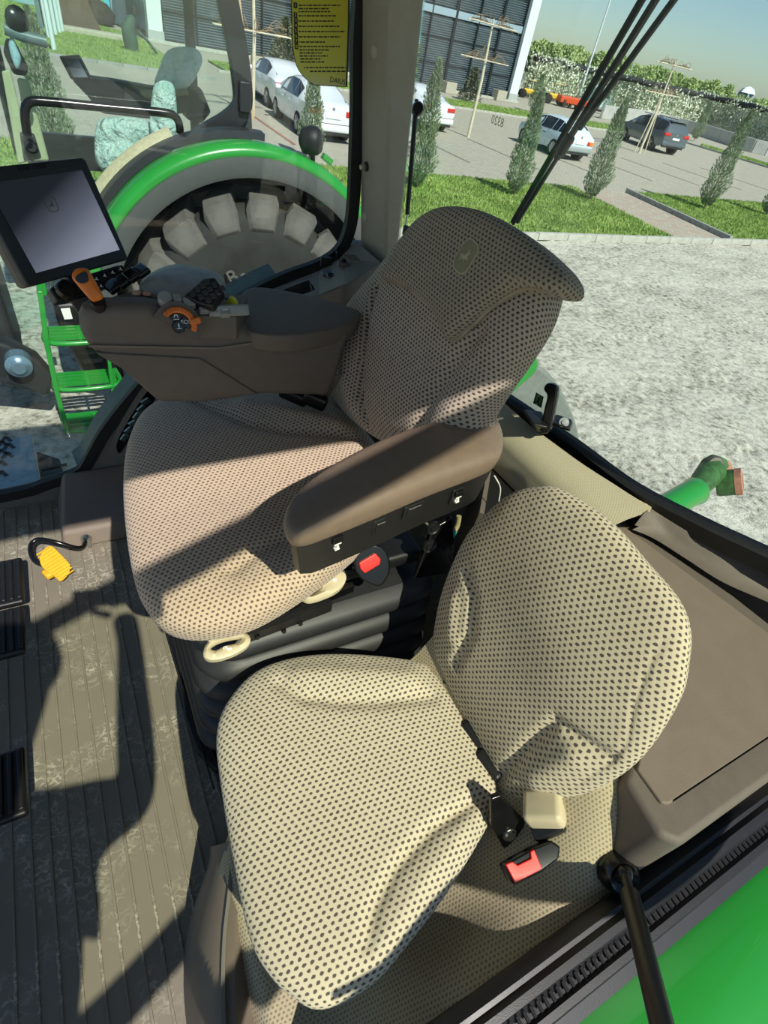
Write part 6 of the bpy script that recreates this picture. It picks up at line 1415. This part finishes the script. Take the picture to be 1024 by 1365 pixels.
# seat under plastic film, console and monitor inside
k = NT('plastic_film'); k.l(k.ramp(k.noise(7, 4), [(.35, lin((200, 228, 226))), (.65, lin((240, 250, 249)))]), k.b.inputs['Base Color']); k.b.inputs['Roughness'].default_value = .3; k.b.inputs['Alpha'].default_value = .88
k.bump(k.noise(14, 5), 1.0, .12); FILM = k.m
YS = 6.2
def soft(name, pts, y, T, B, m, par, sc=()):
    F = frame(at(*np.mean(pts, 0), y=y), (0, 0, 1), (-.25, -1, .35)); return pillow(name, F, [onp(F, *p) for p in pts], T, B, m, par, p=2.6, N=60, rings=14, sculpt=[(k_, [onp(F, *p) for p in l_], a, w) for k_, l_, a, w in sc])
se = soft('seat', [(130, 165), (150, 157), (185, 158), (201, 165), (204, 190), (190, 215), (165, 240), (145, 235), (128, 212)], YS, .16, .15, FILM, nt, [('g', [(132, 196), (165, 192), (200, 195)], -.05, .05), ('g', [(150, 160), (155, 190)], -.02, .03)])
soft('seat_back', [(206, 112), (212, 92), (222, 70), (240, 63), (262, 66), (270, 80), (262, 100), (252, 114), (235, 120), (216, 118)], YS + .3, .10, .12, FILM, nt, [('g', [(235, 68), (232, 115)], -.03, .03)])
soft('seat_arm', [(204, 120), (210, 110), (222, 108), (232, 116), (236, 150), (234, 180), (216, 194), (204, 190), (200, 160)], YS - .15, .08, .08, FILM, nt, [('g', [(204, 165), (234, 160)], -.03, .02)])
SK = mat('console_dark', (52, 48, 44), .6)
MB().prism([n_(*p, 6.5) for p in [(95, 106), (110, 103), (150, 108), (206, 118), (250, 118), (252, 150), (206, 160), (136, 152), (118, 130)]], (0, .22, 0)).obj('console', SK, nt, bevel=.03)
MB().prism([n_(*p, 6.44) for p in [(186, 122), (250, 118), (254, 128), (190, 132)]], (0, .2, 0)).obj('armrest', mat('arm_olive', (126, 122, 92), .6), nt, bevel=.03)
MB().prism([n_(*p, 6.4) for p in [(78, 75), (104, 73), (121, 106), (94, 106)]], (.02, .05, 0)).obj('monitor', M['black'], nt, bevel=.01)
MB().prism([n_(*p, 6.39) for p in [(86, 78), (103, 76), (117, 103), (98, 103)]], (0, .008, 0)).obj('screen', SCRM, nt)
MB().prism([n_(*p, 6.7) for p in [(256, 108), (270, 120), (282, 150), (270, 165), (250, 160), (244, 130)]], (0, .25, 0)).obj('seat_frame', SK, nt, bevel=.02)
# front post, dash column, mirror
CRM = mat('cream_trim', (188, 184, 150), .6, var=.05)
MB().hexa([n_(*p, 5.6) for p in [(2, 95), (14, 92), (42, 215), (24, 218)]], [n_(*p, 5.7) for p in [(2, 95), (14, 92), (42, 215), (24, 218)]]).obj('front_post', CRM, nt, bevel=.01)
MB().hexa([n_(*p, 5.9) for p in [(22, 103), (38, 106), (66, 215), (44, 215)]], [n_(*p, 6.1) for p in [(22, 103), (38, 106), (66, 215), (44, 215)]]).obj('dash_column', CRM, nt, bevel=.02)
MB().prism([n_(*p, 5.56) for p in [(8, 50), (20, 55), (38, 90), (36, 102), (18, 100), (4, 70)]], (0, .05, 0)).obj('dash_panel', M['black'], nt, bevel=.02)
MB().tube([n_(6, 38, 5.5), n_(30, 48, 5.5), n_(62, 56, 5.5)], .035, 8).obj('mirror_arm', mat('mirror_grey', (96, 112, 118), .4), nt, smooth=60)
MB().lathe([(0, .04), (.05, .04), (.08, 0), (.05, -.05), (0, -.06)], n_(23, 27, 5.5), (.5, -1, 0), 14).obj('mirror_head', M['blackg'], nt, smooth=60)
soft('cloth', [(16, 48), (22, 62), (28, 78), (24, 92), (18, 84), (12, 60)], 5.5, .03, .02, mat('cloth_blue', (150, 178, 190), .8), nt)
MB().lathe([(0, .03), (.03, .03), (.045, .01), (.045, -.03)], n_(42, 196, 5.4), (0, -1, .2), 18).obj('round_horn', M['black'], nt, smooth=50)
MB().prism([n_(*p, 5.42) for p in [(26, 178), (46, 180), (56, 212), (32, 216)]], (0, .08, 0)).obj('switch_box', CB, nt, bevel=.015)
# bottle-green entry steps
sg_ = M['green']
def s_(px, py, y=4.9): return at(px, py, y=y)
for i, (px0, py0, px1, py1) in enumerate([(63, 456, 118, 462), (76, 518, 150, 512), (90, 573, 124, 577)]):
    a, b = s_(px0, py0), s_(px1, py1); b[2] = a[2]; b[0] = a[0] + .5; b[1] = a[1]
    stp = MB().tube(spline([a + np.array((0, .25, 0)), a, (a + b) / 2 + np.array((0, -.05, 0)), b, b + np.array((0, .25, 0))], 24), .022, 8).obj('step', sg_, nt, smooth=60)
    for k_ in range(4): MB().box((a + b) / 2 + np.array((0, .04 + k_ * .06, .01)), (.48, .018, .035)).obj('tread_bar', sg_, stp)
    MB().box((a + b) / 2 + np.array((0, .12, -.01)), (.02, .24, .05)).obj('cross_bar', sg_, stp)
MB().sweep([s_(53, 385), s_(62, 455), s_(75, 518), s_(90, 575)], [(-.02, -.05), (.02, -.05), (.02, .05), (-.02, .05)], upv=(0, 1, 0)).obj('side_plate', sg_, nt, bevel=.008)
MB().sweep([s_(140, 440), s_(150, 520)], [(-.015, -.05), (.015, -.05), (.015, .05), (-.015, .05)], upv=(0, 1, 0)).obj('side_plate', sg_, nt, bevel=.008)
MB().prism([s_(*p, 5.2) for p in [(48, 378), (60, 374), (64, 394), (50, 396)]], (0, .1, 0)).obj('top_bracket', sg_, nt, bevel=.01)
MB().prism([s_(*p, 5.25) for p in [(70, 405), (115, 402), (150, 420), (170, 520), (112, 500), (80, 442)]], (0, .6, 0)).obj('fuel_tank', M['black'], nt, bevel=.05)
MB().prism([s_(*p, 5.23) for p in [(81, 412), (93, 411), (97, 425), (86, 426)]], (0, .01, 0)).obj('white_label', M['white'], nt)
MB().box((-2.6, 6.3, -.55), (2.6, .9, .8)).obj('hood', M['green'], nt, bevel=.1)
MB().box((-1.75, 5.75, -1.0), (2.5, .8, 1.15)).obj('engine_side', mat('engine_dark', (44, 46, 46), .6, var=.2, vs=3), nt, bevel=.06)
fw = MB().lathe([(.42, .05), (.6, .0), (.72, .05), (.75, .12), (.75, .45), (.6, .5)], (-2.2, 5.0, GZ + .75), (0, 1, 0), 40).obj('front_tyre', TYD, nt, smooth=40)
hubp = at(25, 487, y=4.95)
MB().lathe([(0, -.06), (.05, -.06), (.07, -.03), (.10, -.02), (.10, .1)], hubp, (0, 1, 0), 20).obj('axle_hub', mat('hub_steel', (120, 150, 168), .3, .6), nt, smooth=50)
MB().prism([s_(*p, 5.05) for p in [(-30, 450), (10, 460), (50, 480), (72, 505), (66, 530), (30, 520), (-30, 505)]], (0, .2, 0)).obj('axle_guard', CB, nt, bevel=.04)

# ------------------------------------------------------------------ left entry step and the person taking the picture (both outside the frame)
es = thing('entry_step', 'grey entry step outside the left door opening', 'step', (-.3, -.42, -.56))
MB().box((-.3, -.42, -.58), (.56, .42, .04)).obj('tread', mat('plate_grey', (150, 168, 172)), es, bevel=.006)
for x in (-.56, -.04): MB().box((x, -.3, -.30), (.03, .10, .60)).obj('hanger', M['black'], es, bevel=.005)
J = dict(pelvis=((-.34, -.44, .30), .145), belly=((-.33, -.42, .55), .145), chest=((-.31, -.39, .86), .155), neckb=((-.27, -.34, 1.10), .07), neck=((-.24, -.31, 1.18), .055), headb=((-.20, -.26, 1.27), .075), head=((-.18, -.23, 1.37), .095), crown=((-.19, -.24, 1.46), .06),
 shR=((-.12, -.36, 1.02), .07), elR=((.00, -.30, .96), .05), wrR=((.07, -.16, 1.26), .032), hdR=((.075, -.12, 1.33), .035),
 shL=((-.48, -.36, 1.02), .07), elL=((-.52, -.22, .80), .05), wrL=((-.56, -.12, 1.02), .032), hdL=((-.56, -.08, 1.10), .035),
 hipR=((-.25, -.45, .22), .095), knR=((-.22, -.40, -.14), .065), anR=((-.23, -.46, -.46), .045), ftR=((-.22, -.34, -.53), .04),
 hipL=((-.43, -.45, .22), .095), knL=((-.42, -.40, -.14), .065), anL=((-.43, -.46, -.46), .045), ftL=((-.43, -.34, -.53), .04))
ED = [('pelvis', 'belly'), ('belly', 'chest'), ('chest', 'neckb'), ('neckb', 'neck'), ('neck', 'headb'), ('headb', 'head'), ('head', 'crown'), ('chest', 'shR'), ('shR', 'elR'), ('elR', 'wrR'), ('wrR', 'hdR'), ('chest', 'shL'), ('shL', 'elL'), ('elL', 'wrL'), ('wrL', 'hdL'), ('pelvis', 'hipR'), ('hipR', 'knR'), ('knR', 'anR'), ('anR', 'ftR'), ('pelvis', 'hipL'), ('hipL', 'knL'), ('knL', 'anL'), ('anL', 'ftL')]
def skin(nm, J, ED, m, parent, root):
    ks = list(J); me = bpy.data.meshes.new(nm); off = np.array(wloc(parent)) if parent is not None else np.zeros(3)
    me.from_pydata([tuple(np.array(J[k][0]) - off) for k in ks], [(ks.index(a), ks.index(b)) for a, b in ED], [])
    o = bpy.data.objects.new(nm, me); COL.objects.link(o)
    if parent is not None: o.parent = parent
    md = o.modifiers.new('skin', 'SKIN'); md.use_smooth_shade = True
    for k, v in zip(ks, me.skin_vertices[0].data): v.radius = (J[k][1], J[k][1]); v.use_root = k == root
    s = o.modifiers.new('sub', 'SUBSURF'); s.levels = s.render_levels = 2; me.materials.append(m); return o
pe = thing('person', 'person in a dark jacket on the entry step holding up a phone', 'person', (-.34, -.44, -.56))
skin('body', J, ED, mat('jacket_dark', (52, 56, 66), .8), pe, 'pelvis')
SKN = mat('skin_tone', (206, 160, 132), .55)
for s_, hb_ in ((1, np.array((.075, -.12, 1.33))), (-1, np.array((-.56, -.08, 1.10)))):
    for k_, (dx, L_) in enumerate([(-.03, .07), (-.01, .08), (.01, .075), (.03, .06)]):
        p = hb_ + np.array((dx * .6, .01, .02)); skin('finger', {'a': (p, .009), 'b': (p + np.array((-.02 * s_, .012, L_ * .5)), .0085), 'c': (p + np.array((-.05 * s_, .014, L_ * .75)), .007)}, [('a', 'b'), ('b', 'c')], SKN, pe, 'a')
    p = hb_ + np.array((-.03 * s_, 0, 0)); skin('thumb', {'a': (p, .011), 'b': (p + np.array((-.025 * s_, -.01, .03)), .010), 'c': (p + np.array((-.045 * s_, -.012, .05)), .008)}, [('a', 'b'), ('b', 'c')], SKN, pe, 'a')
hc = np.array((-.18, -.23, 1.37))
MB().lathe([(0, .115), (.05, .105), (.085, .07), (.098, .02), (.096, -.03), (.08, -.05)], hc, (-.1, -.25, 1), 24).obj('hair', mat('hair_dark', (46, 36, 30), .8), pe, smooth=60)
ph = thing('phone', 'dark phone held up by the person behind the camera', 'phone', (.02, -.07, 1.36))
MB().box((.03, -.075, 1.365), (.15, .009, .075), roty(.2)).obj('body', M['blackg'], ph, bevel=.004)
